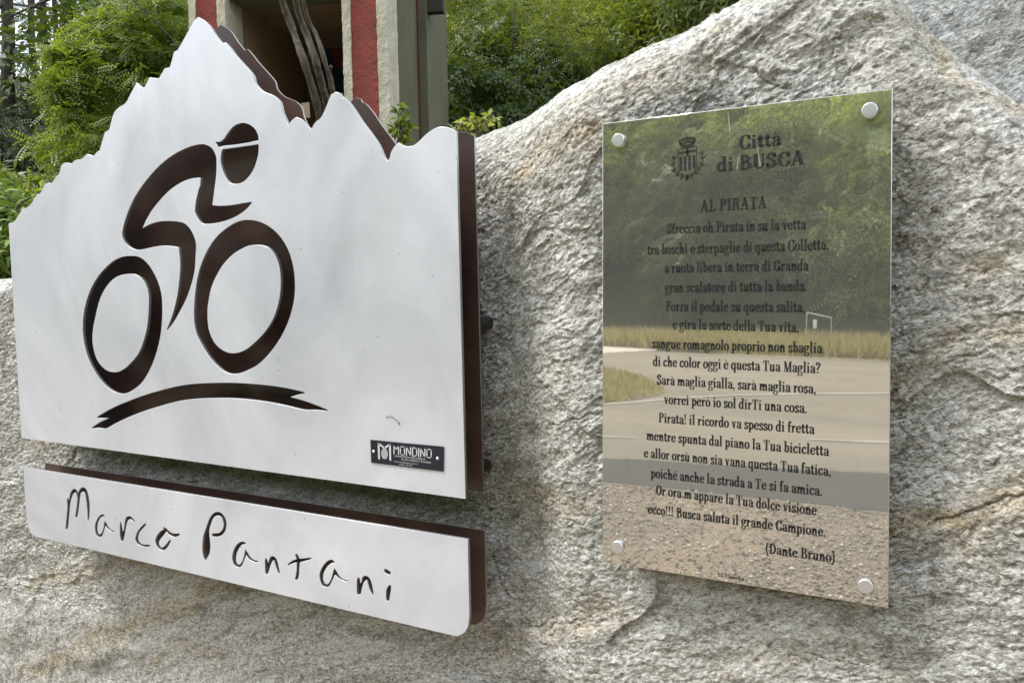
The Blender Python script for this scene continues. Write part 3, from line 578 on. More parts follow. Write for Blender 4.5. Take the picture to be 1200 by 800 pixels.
def boulder(name, x0, x1, nx, crest, face, rr, zbot, back, mat, seed, nz, cracks=(), stains=(), damp_shade=None, flakes=(), clampf=None):
    xs = np.linspace(x0, x1, nx) if x0 > -2 else np.concatenate([np.linspace(x0, -1.1, int(nx*.32), endpoint=False), np.linspace(-1.1, x1, nx-int(nx*.32))]); cx = np.interp(xs, [c[0] for c in crest], [c[1] for c in crest])
    k = np.ones(9)/9; cx = np.convolve(np.pad(cx, 4, mode='edge'), k, 'valid')
    nf, na, nb = nz, nz//11, 24
    rows = []
    H = np.tile(cx, (1, 1))
    tf = np.linspace(0, 1, nf, endpoint=False)[:, None]; zt = cx[None]-rr
    Zf = zbot+(zt-zbot)*np.where(tf < .07, tf/.07*.45, .45+(tf-.07)/.93*.55) if x0 < -2 else zbot+(zt-zbot)*tf; Xf = np.repeat(xs[None], nf, 0); Nf = np.stack([0*Zf, -1+0*Zf, 0*Zf]); Of = 0*Zf
    ta = (np.linspace(0, 1, na, endpoint=False)*math.pi/2)[:, None]
    Za = zt+rr*np.sin(ta)+0*cx[None]; Oa = rr*(1-np.cos(ta))+0*cx[None]; Xa = np.repeat(xs[None], na, 0)
    tb = np.linspace(0, 1, nb)[:, None]; Zb = cx[None]-tb*tb*.25+0*cx[None]; Ob = rr+tb*back+0*cx[None]; Xb = np.repeat(xs[None], nb, 0)
    Z = np.vstack([Zf, Za, Zb]); X = np.vstack([Xf, Xa, Xb]); O = np.vstack([Of, Oa, Ob])
    ny = np.vstack([np.full(Zf.shape, -1.0), -np.cos(ta)+0*Za, 0*Zb]); nzv = np.vstack([0*Zf, np.sin(ta)+0*Za, 1+0*Zb])
    ZZ = Z+O*.9*(nzv > 0)                       # unrolled coordinate so the relief does not stretch over the top
    h = relief(X, ZZ, seed)
    cm = np.zeros(X.shape); sm = np.zeros(X.shape)
    for poly, w, dep in cracks:
        d = seg_dist(X+.004*pnoise(X*60, ZZ*60, 5), ZZ+.006*pnoise(X*50, ZZ*50, 6), poly); m = np.exp(-(d/w)**2); h -= dep*m; cm = np.maximum(cm, m)
    for poly, w, st in stains:
        d = seg_dist(X+.03*pnoise(X*9, ZZ*9, 15), ZZ+.03*pnoise(X*10, ZZ*10, 16), poly)
        sm = np.maximum(sm, st*np.exp(-(d/w)**2)*np.clip(.75+.6*pnoise(X*30, ZZ*45, 8), 0, 1)); h -= .0022*np.exp(-(d/(w*.5))**2)*st
    for poly, dep in flakes:                     # loose scales standing proud of the face
        inside = np.ones(X.shape, bool)
        for (ax, az), (bx, bz) in zip(poly, poly[1:]+poly[:1]): inside &= ((bx-ax)*(ZZ-az)-(bz-az)*(X-ax)) > 0
        dd = seg_dist(X, ZZ, poly+poly[:1]); h += np.where(inside, dep*np.clip(dd/.004, 0, 1), 0)
    Y = face(X, np.minimum(Z, cx[None]))+O+ny*h; Z2 = Z+nzv*h
    if clampf is not None: Y = clampf(X, Z, Y)
    n0, n1 = X.shape; V = np.stack([X, Y, Z2], -1).reshape(-1, 3)
    idx = np.arange(n0*n1).reshape(n0, n1); F = np.stack([idx[:-1, :-1], idx[:-1, 1:], idx[1:, 1:], idx[1:, :-1]], -1).reshape(-1, 4)
    me = mesh(name, V, F, True)
    for nm, arr in (('stain', sm), ('crack', cm), ('damp_shade', damp_shade(X, Z) if damp_shade else 0*X)):
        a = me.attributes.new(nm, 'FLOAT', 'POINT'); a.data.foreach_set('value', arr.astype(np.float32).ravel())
    return link(name, me, mat)
DR = DP+.040
def pw2(pts, D=DR): return [(lambda p: (p[0], p[2]))(onwall(x, y, D)) for x, y in pts]
RR = .07
SIL = [(-260, 420), (-120, 352), (0, 331), (16, 322), (120, 290), (250, 262), (380, 226), (480, 196), (555, 165), (600, 137), (650, 112), (690, 97), (700, 88), (760, 63), (800, 50), (850, 18), (882, 0), (930, -22), (980, -30), (1030, -18), (1052, 2), (1078, 34), (1105, 62), (1140, 94), (1172, 120), (1200, 146), (1260, 190), (1330, 260)]
crest = []
for x, y in SIL:
    q = onwall(x, y, DR+RR*.55+(.05 if x < 560 else 0)*1.0); crest.append((q[0], q[2]+.012))
def face(X, Z):
    t = np.clip((-.50-X)/.20, 0, 1); t = t*t*(3-2*t)
    return DR+.060*t+.02*np.clip(Z-1.6, 0, 1)
px0, px1 = pp[0][0]-.01, pp[1][0]+.01; pz0, pz1 = pp[2][2]-.01, pp[1][2]+.01
def clampf(X, Z, Y):
    ins = (X > px0) & (X < px1) & (Z > pz0) & (Z < pz1); Y = np.where(ins, np.maximum(Y, DP+.012), Y)
    return np.where(X < onwall(575, 400, DS)[0], np.maximum(Y, DS+GAP+.012), Y)
def damp_shade(X, Z):
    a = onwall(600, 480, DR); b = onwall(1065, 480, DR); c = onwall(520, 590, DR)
    d = .65*np.exp(-((X-a[0]+.03)/.08)**2-((Z-a[2])/.22)**2)+.9*np.exp(-((X-c[0])/.25)**2-((Z-c[2])/.06)**2)+.5*np.exp(-((X-b[0])/.03)**2)  # damp band beside the plaque; shade painted below the sign and right of plaque
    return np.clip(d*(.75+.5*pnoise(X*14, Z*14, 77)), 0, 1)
RUST = [([(0,690),(60,682),(140,665),(200,655)], .018, .9), ([(0,797),(60,776),(150,732),(240,702),(330,668),(420,612)], .022, 1.0), ([(60,520),(0,516)], .012, .7), ([(590,205),(640,180),(700,152)], .03, .9), ([(735,100),(800,88),(830,70)], .02, .5),
 ([(1090,322),(1130,315),(1200,300)], .014, .7), ([(1050,452),(1100,424),(1160,402),(1210,380)], .018, .8), ([(1050,634),(1100,622),(1150,600),(1210,572)], .02, 1.0), ([(1080,640),(1140,642)], .02, .8), ([(560,770),(640,738),(720,706)], .02, .7), ([(1045,0),(1080,30),(1120,62),(1160,95),(1200,125)], .014, .8), ([(560,590),(640,600),(700,590)], .02, .6), ([(0,560),(30,600),(36,660)], .014, .4), ([(850,790),(950,760),(1050,770)], .03, .35), ([(560,180),(650,125),(760,72),(860,22)], .012, .5), ([(150,790),(180,770),(240,790)], .02, .8)]
CRK = [([(0,517),(30,518),(60,522)], .0022, .006), ([(110,775),(160,745),(240,712),(300,690)], .0016, .0035), ([(182,781),(203,770),(226,760)], .0012, .003), ([(255,738),(275,731),(297,727)], .0012, .003), ([(868,78),(885,85),(897,95),(905,96),(918,104)], .0016, .004), ([(1120,385),(1145,388),(1155,378),(1180,372),(1190,367),(1215,372)], .0014, .0035),
 ([(1090,614),(1120,604),(1150,592),(1175,584),(1210,577)], .0022, .006), ([(1105,428),(1140,416),(1160,408)], .0015, .004), ([(0,690),(40,682),(80,676)], .0014, .003), ([(600,750),(650,735),(700,722)], .0014, .003), ([(1050,165),(1085,168),(1105,158)], .0012, .003), ([(640,500),(680,488),(705,482)], .0016, .004), ([(600,110),(640,125)], .001, .002)]
FLK = [([(1131,165),(1150,158),(1170,168),(1180,175),(1162,185),(1136,190)], .008), ([(1096,232),(1120,225),(1126,228),(1112,236),(1098,238)], .004), ([(832,70),(900,88),(935,82),(905,66),(860,52)], .004)]
rock = boulder('front_boulder', -2.75, .50, 1320, crest, face, RR, .10, .7, ROCK, 21, 620, [(pw2(p), w*.75, d*.55) for p, w, d in CRK], [(pw2(p), w, s) for p, w, s in RUST], damp_shade, [(pw2(p)[::1], d) for p, d in FLK], clampf)
tag(rock, 'big pale grey gneiss boulder that carries the signs and the plaque', 'boulder')
b2 = [(-.36, 1.5), (-.26, 1.86), (-.1, 2.1), (.15, 2.2), (.4, 2.1), (.8, 1.9), (1.3, 1.6)]
rk2 = boulder('rear_boulder', -.35, 1.0, 330, b2, lambda X, Z: DR+.135+.12*np.clip(Z-1.4, 0, 1)+0*X, .12, .5, .5, ROCK2, 88, 240)
tag(rk2, 'darker grey rock slab rising behind the boulder at the top right', 'boulder')
# ------------------------------------------------------------------ terrain
def hill(x, y):
    x = np.asarray(x, float); y = np.asarray(y, float)
    up = np.clip((y-1.9)/1.6, 0, 1)*.75+np.clip(y-3.5, 0, 60)*.30*np.clip((x+9)/6, .12, 1)
    backh = np.clip(-y-23.0, 0, 80)*.62
    return up+backh+.06*pnoise(x*.5, y*.5, 4)*np.clip(np.abs(y-1)-1, 0, 1)*(np.clip((y-1.9)/2, 0, 1)+np.clip((-y-22)/4, 0, 1))
gx = np.concatenate([np.linspace(-400, -40, 14), np.linspace(-36, 36, 110), np.linspace(40, 400, 14)])
gy = np.concatenate([np.linspace(-400, -62, 14), np.linspace(-58, 40, 150), np.linspace(44, 400, 14)])
GX, GY = np.meshgrid(gx, gy); GZ = hill(GX, GY)
idx = np.arange(GX.size).reshape(GX.shape); F = np.stack([idx[:-1, :-1], idx[:-1, 1:], idx[1:, 1:], idx[1:, :-1]], -1).reshape(-1, 4)
g = NG('earth_and_weeds'); v = g.obj(); n = g.noise(1.2, 6, .65, v); n2 = g.noise(14, 5, .7, v)
c = g.mix(g.ramp(n, [(.35, 0.0), (.65, 1.0)]), (.045, .060, .020), (.085, .075, .040)); c = g.mix(g.ramp(n2, [(.4, 0.0), (.7, .7)]), c, (.03, .05, .012))
g.set(Base_Color=c, Roughness=.95); g.bump(n2, 1, .05)
tag(link('ground', mesh('ground', np.stack([GX, GY, GZ], -1).reshape(-1, 3), F, True), g.m), kind='structure')
def sheet(name, pts, z, mat, n=10):
    return tag(link(name, mesh(name, [(x, y, z) for x, y in pts], [tuple(range(len(pts)))]), mat), kind='structure')
def m_gravel():
    g = NG('gravel_surface'); v = g.obj(); a = g.vor(60, v); n = g.noise(.9, 4, .6, v); f = g.noise(30, 5, .8, v)
    c = g.mix(a.outputs['Color'], (.12, .10, .075), (.36, .30, .235)); c = g.mix(g.ramp(n, [(.42, 0.0), (.6, .7)]), c, (.38, .29, .20))
    c = g.mix(g.ramp(f, [(.62, 0.0), (.70, .8)]), c, (.72, .68, .6)); g.set(Base_Color=c, Roughness=.9); g.bump(a.outputs['Distance'], 1, .02); return g.m
def m_asph(col, name):
    g = NG(name); v = g.obj(); n = g.noise(1.0, 5, .65, g.obj((.10, .55, 1))); f = g.noise(45, 5, .85, v); p = g.noise(.8, 5, .7, v, 1.5)
    c = g.mix(g.ramp(n, [(.32, 0.0), (.68, 1.0)]), tuple(x*.72 for x in col), tuple(x*1.22 for x in col)); c = g.mix(g.ramp(f, [(.3, .5), (.6, 0.0)]), c, tuple(x*.5 for x in col))
    c = g.mix(g.ramp(p, [(.56, 0.0), (.60, .35)]), c, tuple(x*.65 for x in col))
    g.set(Base_Color=c, Roughness=.85); g.bump(f, .5, .01); return g.m
def mz(px, py): return mirr(px, py)
far_l, far_r = mz(600, 408), mz(1100, 424)
sheet('gravel_apron', [(-40, 1.4), (40, 1.4)]+[(40, mz(1100, 590)[1]-1.0), mz(1060, 600), mz(950, 588), mz(850, 577), mz(760, 568), mz(690, 562), (-40, mz(690, 562)[1]+2)], .004, m_gravel())
def band(name, top, bot, z, mat, jit=0.0):    # top/bot: edges of a ground patch, given where the plaque mirrors them
    R = random.Random(len(top)*7+int(z*1000))
    def ed(P):
        Q = [mz(*p) for p in P]; out = []
        for a, b in zip(Q[:-1], Q[1:]):
            for k in range(12):
                t = k/12; out.append((a[0]+(b[0]-a[0])*t+R.uniform(-jit, jit), a[1]+(b[1]-a[1])*t+R.uniform(-jit, jit)*.5))
        return out+[Q[-1]]
    return sheet(name, ed(top)+ed(bot)[::-1], z, mat)
ASPH = m_asph((.235, .205, .155), 'worn_asphalt'); ASD = m_asph((.075, .07, .062), 'dark_asphalt')
band('road', [(520, 404), (700, 409), (850, 416), (1000, 422), (1200, 432)], [(480, 560), (690, 566), (850, 582), (1060, 606), (1300, 640)], .008, ASPH)
band('tar_strip', [(500, 528), (690, 538), (760, 540), (850, 546), (950, 552), (1060, 556), (1250, 560)], [(500, 548), (690, 564), (760, 571), (850, 580), (950, 591), (1060, 604), (1250, 622)], .012, ASD, .03)
PAINT = plain('road_paint', (.38, .36, .30), .85, 0, .35, 1.2)
band('road_line', [(600, 511), (690, 512), (745, 514)], [(600, 512.8), (690, 513.8), (745, 514.6)], .016, PAINT)
band('road_line', [(948, 515), (1000, 517), (1060, 519), (1160, 523)], [(948, 516.4), (1000, 518.8), (1060, 521.2), (1160, 525)], .016, PAINT)
band('road_line', [(640, 478), (740, 472), (800, 466.5), (860, 463.5), (940, 461.5), (1060, 461), (1160, 461)], [(640, 479.6), (740, 473.4), (800, 467.8), (860, 464.8), (940, 462.8), (1060, 462.5), (1160, 462.7)], .016, PAINT)
PALE = plain('pale_lane', (.55, .50, .42), .9, 0, .1, 3)
band('side_lane', [(520, 400), (700, 402), (770, 408)], [(520, 411), (700, 415), (770, 411)], .013, PALE, .1)
grm = plain('dry_turf', (.28, .25, .13), .95, 0, .35, 3, .03)
band('grass_island', [(560, 432), (660, 431), (706, 434), (735, 440), (760, 448), (778, 458)], [(560, 478), (660, 476), (706, 473), (735, 470), (760, 466), (778, 461)], .020, grm, .08)
band('verge', [(380, 396), (700, 398), (850, 402), (1000, 408), (1300, 414)], [(380, 402), (700, 404), (760, 408), (850, 416), (1000, 422), (1300, 434)], .010, grm)
# ------------------------------------------------------------------ foliage
def rot_rand(n, R, tilt=1.0, out=None):
    """n rotation matrices: columns = leaf length, width, normal"""
    nz = R.normal(size=(n, 3)); nz[:, 2] = np.abs(nz[:, 2])*1.2+.35
    if out is not None: nz += out*.9
    nz /= np.linalg.norm(nz, axis=1)[:, None]; a = R.normal(size=(n, 3)); a[:, 2] -= .35
    a -= (a*nz).sum(1)[:, None]*nz; a /= np.linalg.norm(a, axis=1)[:, None]; b = np.cross(nz, a); return np.stack([a, b, nz], -1)
def spray(kind, s):
    L = []
    if kind == 'pinnate':
        for k in range(6):
            for sg in (-1, 1): L.append(((.10+.15*k)*s, sg*.02*s, sg*1.1, s*.20, s*.085))
        L.append((1.0*s, 0, 0, s*.22, s*.09))
    elif kind == 'broad':
        for k in range(4): L.append((.2*k*s, 0, (-1)**k*.8, s*.42, s*.22))
        L.append((.8*s, 0, 0, s*.45, s*.24))
    elif kind == 'needle':
        for k in range(7):
            for sg in (-1, 1): L.append((.13*k*s, 0, sg*.7, s*.22, s*.03))
    elif kind == 'lance':
        for k in range(4): L.append((.25*k*s, 0, (-1)**k*.9, s*.55, s*.13))
    V = []
    for (x, y, a, l, w) in L:
        c, sn = math.cos(a), math.sin(a)
        for (p, q, r) in ((0, 0, 0), (l*.45, -w/2, .10*l), (l, 0, -.12*l), (l*.45, w/2, .10*l)): V.append((x+p*c-q*sn, y+p*sn+q*c, r-.18*(x/s)**2*s))
    return np.array(V)
def crown_mesh(name, cen, radii, nclus, nspray, size, kind, seed, csize=.28, shell=.75, flat_=.75):
    R = np.random.RandomState(seed); d = R.normal(size=(nclus, 3)); d /= np.linalg.norm(d, axis=1)[:, None]
    rr = R.uniform(shell**3, 1, nclus)**(1/3.)*(1+.22*np.sin(d[:, 0]*5+seed)+.16*np.cos(d[:, 2]*7+d[:, 1]*6+seed))
    r3 = np.array(radii); cc = d*rr[:, None]*r3; cs = csize*R.uniform(.6, 1.4, nclus)*np.mean(r3)
    n = nclus*nspray; ci = np.repeat(np.arange(nclus), nspray)
    off = R.normal(size=(n, 3)); off /= np.linalg.norm(off, axis=1)[:, None]; off *= (R.uniform(.1, 1, n)**.45)[:, None]*cs[ci][:, None]; off[:, 2] *= flat_
    P = cc[ci]+off+np.array(cen); o = d[ci]+off/(cs[ci][:, None])*.8
    T = spray(kind, size); M3 = rot_rand(n, R, 1, o*.7); sc = R.uniform(.7, 1.3, n)
    V = np.einsum('nij,kj->nki', M3, T)*sc[:, None, None]+P[:, None, :]
    V = V.reshape(-1, 3); F = np.arange(len(V)).reshape(-1, 4); return mesh(name, V, F)
LF = {'robinia': m_leaf('leaf_bright', [(.12, .18, .035), (.20, .27, .05), (.30, .37, .085), (.15, .21, .04)]),
      'dark': m_leaf('leaf_dark', [(.045, .075, .02), (.07, .115, .028), (.12, .165, .04), (.055, .09, .025)]),
      'mid': m_leaf('leaf_mid', [(.08, .115, .026), (.14, .18, .04), (.22, .26, .065), (.10, .14, .032)]),
      'yellow': m_leaf('leaf_yellow', [(.20, .23, .05), (.34, .36, .085), (.14, .18, .035)]),
      'pine': m_leaf('leaf_pine', [(.06, .085, .045), (.085, .115, .06), (.11, .14, .075)], .6, .12),
      'bush': m_leaf('leaf_bush', [(.09, .15, .024), (.15, .23, .035), (.26, .34, .07), (.06, .11, .02)]),
      'pale': m_leaf('leaf_pale', [(.18, .25, .10), (.32, .39, .17), (.46, .52, .25)], .5, .45),
      'bank': m_leaf('leaf_bank', [(.09, .14, .06), (.20, .27, .11), (.38, .45, .20)], .5, .5)}
BK = m_bark('rough_bark', (.045, .038, .028), (.13, .11, .085)); BKL = m_bark('lichen_bark', (.055, .040, .026), (.16, .13, .09), 40)
def tree(name, base, crowns, label, cat, group, leaf, kind, trunk_r=.12, size=.2, nclus=60, nspray=60, seed=1, csize=.28, limbs=5, shell=.7, bark=None):
    b = Vector(base); t = empty(name, b, label, cat, group); top = max(c[0][2]+c[1][2]*.4 for c in crowns); R = random.Random(seed)
    parts = []; n = 7; path = [(b.x+R.uniform(-.08, .08)*i, b.y+R.uniform(-.08, .08)*i, b.z-.3+(top-b.z+.3)*i/n) for i in range(n+1)]
    c0 = crowns[0][0]; path = [(p[0]+(c0[0]-b.x)*(i/n)**1.5, p[1]+(c0[1]-b.y)*(i/n)**1.5, p[2]) for i, p in enumerate(path)]
    parts.append(tube(path, [trunk_r*(1-.8*i/n) for i in range(n+1)], 9, .1, seed))
    for c, r in crowns:
        for k in range(limbs):
            i = R.randint(3, n-1); s = Vector(path[i]); e = Vector(c)+Vector((R.uniform(-1, 1)*r[0], R.uniform(-1, 1)*r[1], R.uniform(-.3, .9)*r[2]))*.75
            m = (s+e)/2+Vector((0, 0, .12*(e-s).length)); parts.append(tube([s, m, e], [trunk_r*.35, trunk_r*.2, trunk_r*.05], 6))
    V, F = join(parts); link('trunk', mesh('trunk', V, F, True), bark or BK, t)
    for k, (c, r) in enumerate(crowns): link('crown', crown_mesh('crown', c, r, nclus, nspray, size, kind, seed+k*7, csize, shell), LF[leaf], t)
    return t
def base_of(p, dx=0, dy=0): return (p[0]+dx, p[1]+dy, float(hill(p[0]+dx, p[1]+dy)))
# bright acacia left of the shrine
c1 = at(165, 120, 8.2); c2 = at(138, 46, 8.6); c3 = at(190, 20, 8.6); c4 = at(110, 160, 7.9)
tree('acacia_tree', base_of(c1, .4, .3), [(c1, (.52, .55, .42)), (c2, (.26, .3, .19)), (c3, (.42, .4, .36)), (c4, (.30, .35, .25)), (at(92, 66, 8.2), (.16, .2, .08)), (at(84, 104, 8.0), (.14, .2, .08)), (at(150, 70, 8.4), (.42, .4, .3)), (at(125, 190, 7.8), (.34, .3, .2)), (at(215, 75, 8.4), (.3, .3, .4))], 'bright green feathery acacia tree left of the red and cream shrine', 'tree', None, 'robinia', 'pinnate', .03, .14, 26, 46, 3, .42, 0, .3)
# bush at the far left
c = at(12, 290, 4.6); tree('leafy_bush', base_of(c), [(c, (.26, .3, .16)), (at(-40, 250, 4.8), (.25, .3, .18))], 'glossy green bush at the left edge just above the boulder', 'bush', None, 'bush', 'lance', .02, .14, 40, 34, 5, .3, 3, .3)
c = at(45, 232, 5.6); tree('leafy_bush', base_of(c), [(c, (.28, .3, .15)), (at(5, 235, 5.8), (.26, .3, .13))], 'lower mixed green shrub under the pines at the left', 'bush', None, 'mid', 'lance', .02, .13, 34, 30, 15, .3, 3, .3)
# pines
def pine(px, dist, r, label, seed, lean=0.0, full=1.0, limbs=16):
    p = at(px, 150, dist); b = base_of(p); top = at(px+lean, -260, dist)[2]; R = random.Random(seed)
    t = empty('pine_tree', b, label, 'tree', 'tall thin pines at the upper left'); n = 10
    tx = at(px+lean*2, -260, dist); path = [(b[0]+(tx[0]-b[0])*i/n+R.uniform(-.04, .04), b[1]+(tx[1]-b[1])*i/n, b[2]-.3+(top-b[2]+.3)*i/n) for i in range(n+1)]
    parts = [tube(path, [r*(1-.5*i/n) for i in range(n+1)], 9, .08, seed)]; tips = []
    for k in range(limbs):
        h = R.uniform(.12, .98); s = Vector(path[0]).lerp(Vector(path[-1]), h); a = R.uniform(0, 6.28); L = R.uniform(.8, 2.2)
        e = s+Vector((math.cos(a)*L, math.sin(a)*L, R.uniform(-.35, .25)*L)); m = (s+e)/2+Vector((0, 0, R.uniform(0, .15)))
        parts.append(tube([s, m, e], [r*.22, r*.14, r*.05], 5)); tips += [m, e, (m+e)/2]
    V, F = join(parts); link('trunk', mesh('trunk', V, F, True), BK, t)
    Rn = np.random.RandomState(seed); T = spray('needle', .30); n = int(len(tips)*26*full); ci = Rn.randint(0, len(tips), n); P = np.array([tuple(x) for x in tips])[ci]+Rn.normal(size=(n, 3))*np.array([.42, .42, .22])
    M3 = rot_rand(n, Rn); V = (np.einsum('nij,kj->nki', M3, T)+P[:, None, :]).reshape(-1, 3); link('crown', mesh('crown', V, np.arange(len(V)).reshape(-1, 4)), LF['pine'], t)
pine(73, 15, .125, 'thickest bare pine trunk against the white sky', 31, 0, .5, 14); pine(50, 16, .075, 'thin pine trunk second from the left, slightly leaning', 32, -4, .9, 18); pine(60, 17, .06, 'slender dark pine between the two leaning trunks', 33, -2, .8, 16)
pine(4, 14, .11, 'pine at the left edge with long drooping branches', 34, -3, 1.0, 22); pine(90, 20, .07, 'far leaning pine right of the thick trunk', 35, 14, .7, 14); pine(28, 20, .09, 'distant pine with dense needles behind the left trunks', 36, 3, .9, 20); pine(108, 18, .1, 'dark dense pine behind the acacia crown', 37, 6, 1.7, 26)
for k, (px, py, ds, r, lb) in enumerate([(25, 165, 13, (.8, .8, .42), 'dusky shrubby tree low among the pine trunks'), (85, 175, 12, (.6, .6, .35), 'dark evergreen filling the gap below the acacia'), (-20, 120, 17, (.7, .6, .4), 'grey green tree crown at the upper left corner'), (60, 125, 19, (1.3, 1, .5), 'distant grey green thicket tree behind the pines')]):
    c = at(px, py, ds); tree('forest_tree', base_of(c), [(c, r)], lb, 'tree', None, 'pine', 'pinnate', .07, .16, 44, 48, 40+k, .34, 6, .3)
# hillside right of the shrine
HS = [(560, 60, 7.6, .8, 'mid', 'pinnate'), (640, 45, 8.6, .9, 'yellow', 'pinnate'), (700, 70, 9.2, .8, 'mid', 'pinnate'), (770, 30, 9.4, .9, 'yellow', 'broad'), (830, 10, 7.4, .65, 'mid', 'lance'), (560, 130, 6.8, .6, 'dark', 'broad'), (620, 120, 7.4, .7, 'dark', 'broad'), (690, 100, 7.8, .6, 'dark', 'pinnate'), (600, 15, 10, 1.2, 'mid', 'pinnate'), (720, 0, 11, 1.3, 'mid', 'pinnate'), (540, -20, 11, 1.3, 'mid', 'pinnate'), (850, -30, 10, 1.2, 'dark', 'broad'), (770, 90, 8.4, .7, 'dark', 'broad'), (665, -30, 12, 1.4, 'yellow', 'pinnate'), (590, 75, 9.4, .8, 'dark', 'broad')]
LB = ['feathery green tree right beside the shrine wall', 'yellow green tree near the middle of the wooded hillside', 'soft green tree above the sloping boulder edge', 'pale yellow tree high on the slope left of the boulder peak', 'long leaved shrub hanging over the boulder top', 'dark shrub low behind the corner of the mountain sign', 'dark shrub in the shade above the boulder shoulder', 'dark feathery shrub midway up the boulder edge', 'taller green tree behind the feathery one by the shrine', 'green tree crown at the top centre of the hillside', 'high green crown behind the shrine corner', 'dark broad crown at the top right of the wood', 'shaded shrub touching the boulder shoulder', 'yellowish crown at the very top of the frame', 'dark hollow tree between two lighter ones']
for k, ((px, py, ds, r, lf, kd), lb) in enumerate(zip(HS, LB)):
    c = at(px, py, ds); tree('hillside_tree', base_of(c), [(c, (r, r*.8, r*.8))], lb, 'tree', None, lf, kd, .05, {'pinnate': .13, 'broad': .11, 'lance': .17}[kd], 34, 56, 60+k, .36, 5, .35)
# thicket that closes the slope behind the single trees
def thicket(name, pts, label, cat):
    ms = []
    for k, (px, py, ds, r) in enumerate(pts): ms.append((at(px, py, ds), r))
    t = empty(name, base_of(ms[0][0]), label, cat)
    for k, (c, r) in enumerate(ms): link('crown', crown_mesh('crown', c, (r*1.3, r, r), 40, 46, .30, 'broad', 200+k, .4, .2), LF['dark'], t)
thicket('thicket', [(560, 90, 13, 1.8), (680, 60, 13.5, 1.8), (800, 20, 13.5, 1.9), (620, -40, 15, 2.2), (780, -60, 15, 2.2), (500, 0, 14, 2.0), (180, 120, 13, 1.6), (230, 60, 14, 1.6)], 'dense dark undergrowth closing the wooded slope behind the trees', 'undergrowth')
# small plant by the corner of the sign
def plant(name, base, tips, leaf, size, label, seed):
    t = empty(name, base, label, 'plant'); R = np.random.RandomState(seed); parts = []; VV = []
    for tp in tips:
        m = ((base[0]+tp[0])/2, (base[1]+tp[1])/2, (base[2]+tp[2])/2+.04); P = spl([base, m, tp], 6)
        parts.append(tube(P, [.003]*len(P), 5))
        for i in range(3, len(P)):
            T = spray('broad', size)[:4]*1.0; M3 = rot_rand(2, R)
            for q in range(2): VV.append((M3[q] @ T.T).T+P[i])
    V, F = join(parts); link('stem', mesh('stem', V, F), BK, t); V = np.concatenate(VV); link('foliage', mesh('foliage', V, np.arange(len(V)).reshape(-1, 4)), LF[leaf], t)
b = at(560, 175, 1.9); plant('wild_shoot', b, [at(540, 150, 1.95), at(556, 146, 1.9), at(572, 150, 1.9), at(583, 142, 1.95), at(528, 156, 2.0)], 'yellow', .05, 'small yellow green shoot peeping over the boulder beside the sign corner', 9)
b = at(470, 190, 3.4); plant('ivy_shoot', b, [at(466, 122, 3.5), at(474, 140, 3.5), at(480, 150, 3.5), at(462, 150, 3.5), at(470, 132, 3.55)], 'mid', .11, 'leafy green creeper climbing the side wall of the shrine', 12)
# ------------------------------------------------------------------ shrine
SD = 5.2
o3 = Vector(at(224, 60, SD)); f3 = Vector(at(455, 60, SD-.42)); o3.z = f3.z = 0
ux = (f3-o3).normalized(); Wd = (f3-o3).length; uy = Vector((-ux.y, ux.x, 0)); gz = float(hill(o3.x, o3.y))-.2
if uy.y < 0: uy = -uy
shr = empty('shrine', (o3.x, o3.y, gz), 'plastered roadside shrine with red and cream pillars and a dark niche', 'shrine')
def sbox(name, a0, a1, b0, b1, z0, z1, mat, parent=shr, sub=0, rough=0.0, seed=1):
    nu, nv, nw = 2, 2, max(2, sub); V, F = box(a0, a1, b0, b1, z0, z1)
    if sub:
        import bmesh
        bm = bmesh.new(); vs = [bm.verts.new(v) for v in V]; [bm.faces.new([vs[i] for i in f]) for f in F]
        bmesh.ops.subdivide_edges(bm, edges=bm.edges[:], cuts=sub, use_grid_fill=True)
        R = random.Random(seed)
        for v in bm.verts: v.co += Vector((R.uniform(-1, 1), R.uniform(-1, 1), 0))*rough
        V = [tuple(v.co) for v in bm.verts]; bm.verts.index_update(); F = [tuple(v.index for v in f.verts) for f in bm.faces]; bm.free()
    V = [tuple(o3+ux*v[0]+uy*v[1]+Vector((0, 0, v[2]))) for v in V]; return link(name, mesh(name, V, F), mat, parent)
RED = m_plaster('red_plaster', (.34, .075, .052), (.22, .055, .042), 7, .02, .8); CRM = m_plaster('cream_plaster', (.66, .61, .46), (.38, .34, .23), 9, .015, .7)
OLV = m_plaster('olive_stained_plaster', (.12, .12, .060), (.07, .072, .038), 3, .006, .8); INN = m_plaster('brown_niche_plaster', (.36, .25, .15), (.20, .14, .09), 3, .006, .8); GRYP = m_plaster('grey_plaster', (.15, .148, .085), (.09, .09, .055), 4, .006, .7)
ZT = gz+4.6; pA = Wd*44/231; pB = Wd*51/231; dep = 1.25
def rbox(name, a0, a1, b0, b1, z0, z1, mat, parent, rough, seed):   # hand plastered post: uneven arrises all the way up
    R = random.Random(seed); n = 150; V = []; F = []; m = 12
    for i in range(n+1):
        z = z0+(z1-z0)*i/n
        for (u, v) in ((0, 0), (.25, 0), (.5, 0), (.75, 0), (1, 0), (1, .33), (1, .66), (1, 1), (.5, 1), (0, 1), (0, .66), (0, .33)):
            k = rough*(1.0 if u in (0, 1) and v == 0 else .45); q = o3+ux*(a0+(a1-a0)*u+R.gauss(0, k*.5))+uy*(b0+(b1-b0)*v+R.gauss(0, k*.5)); V.append((q.x, q.y, z+R.uniform(-.004, .004)))
    for i in range(n):
        for k in range(m): F.append((i*m+k, i*m+(k+1) % m, (i+1)*m+(k+1) % m, (i+1)*m+k))
    return link(name, mesh(name, V, F), mat, parent)
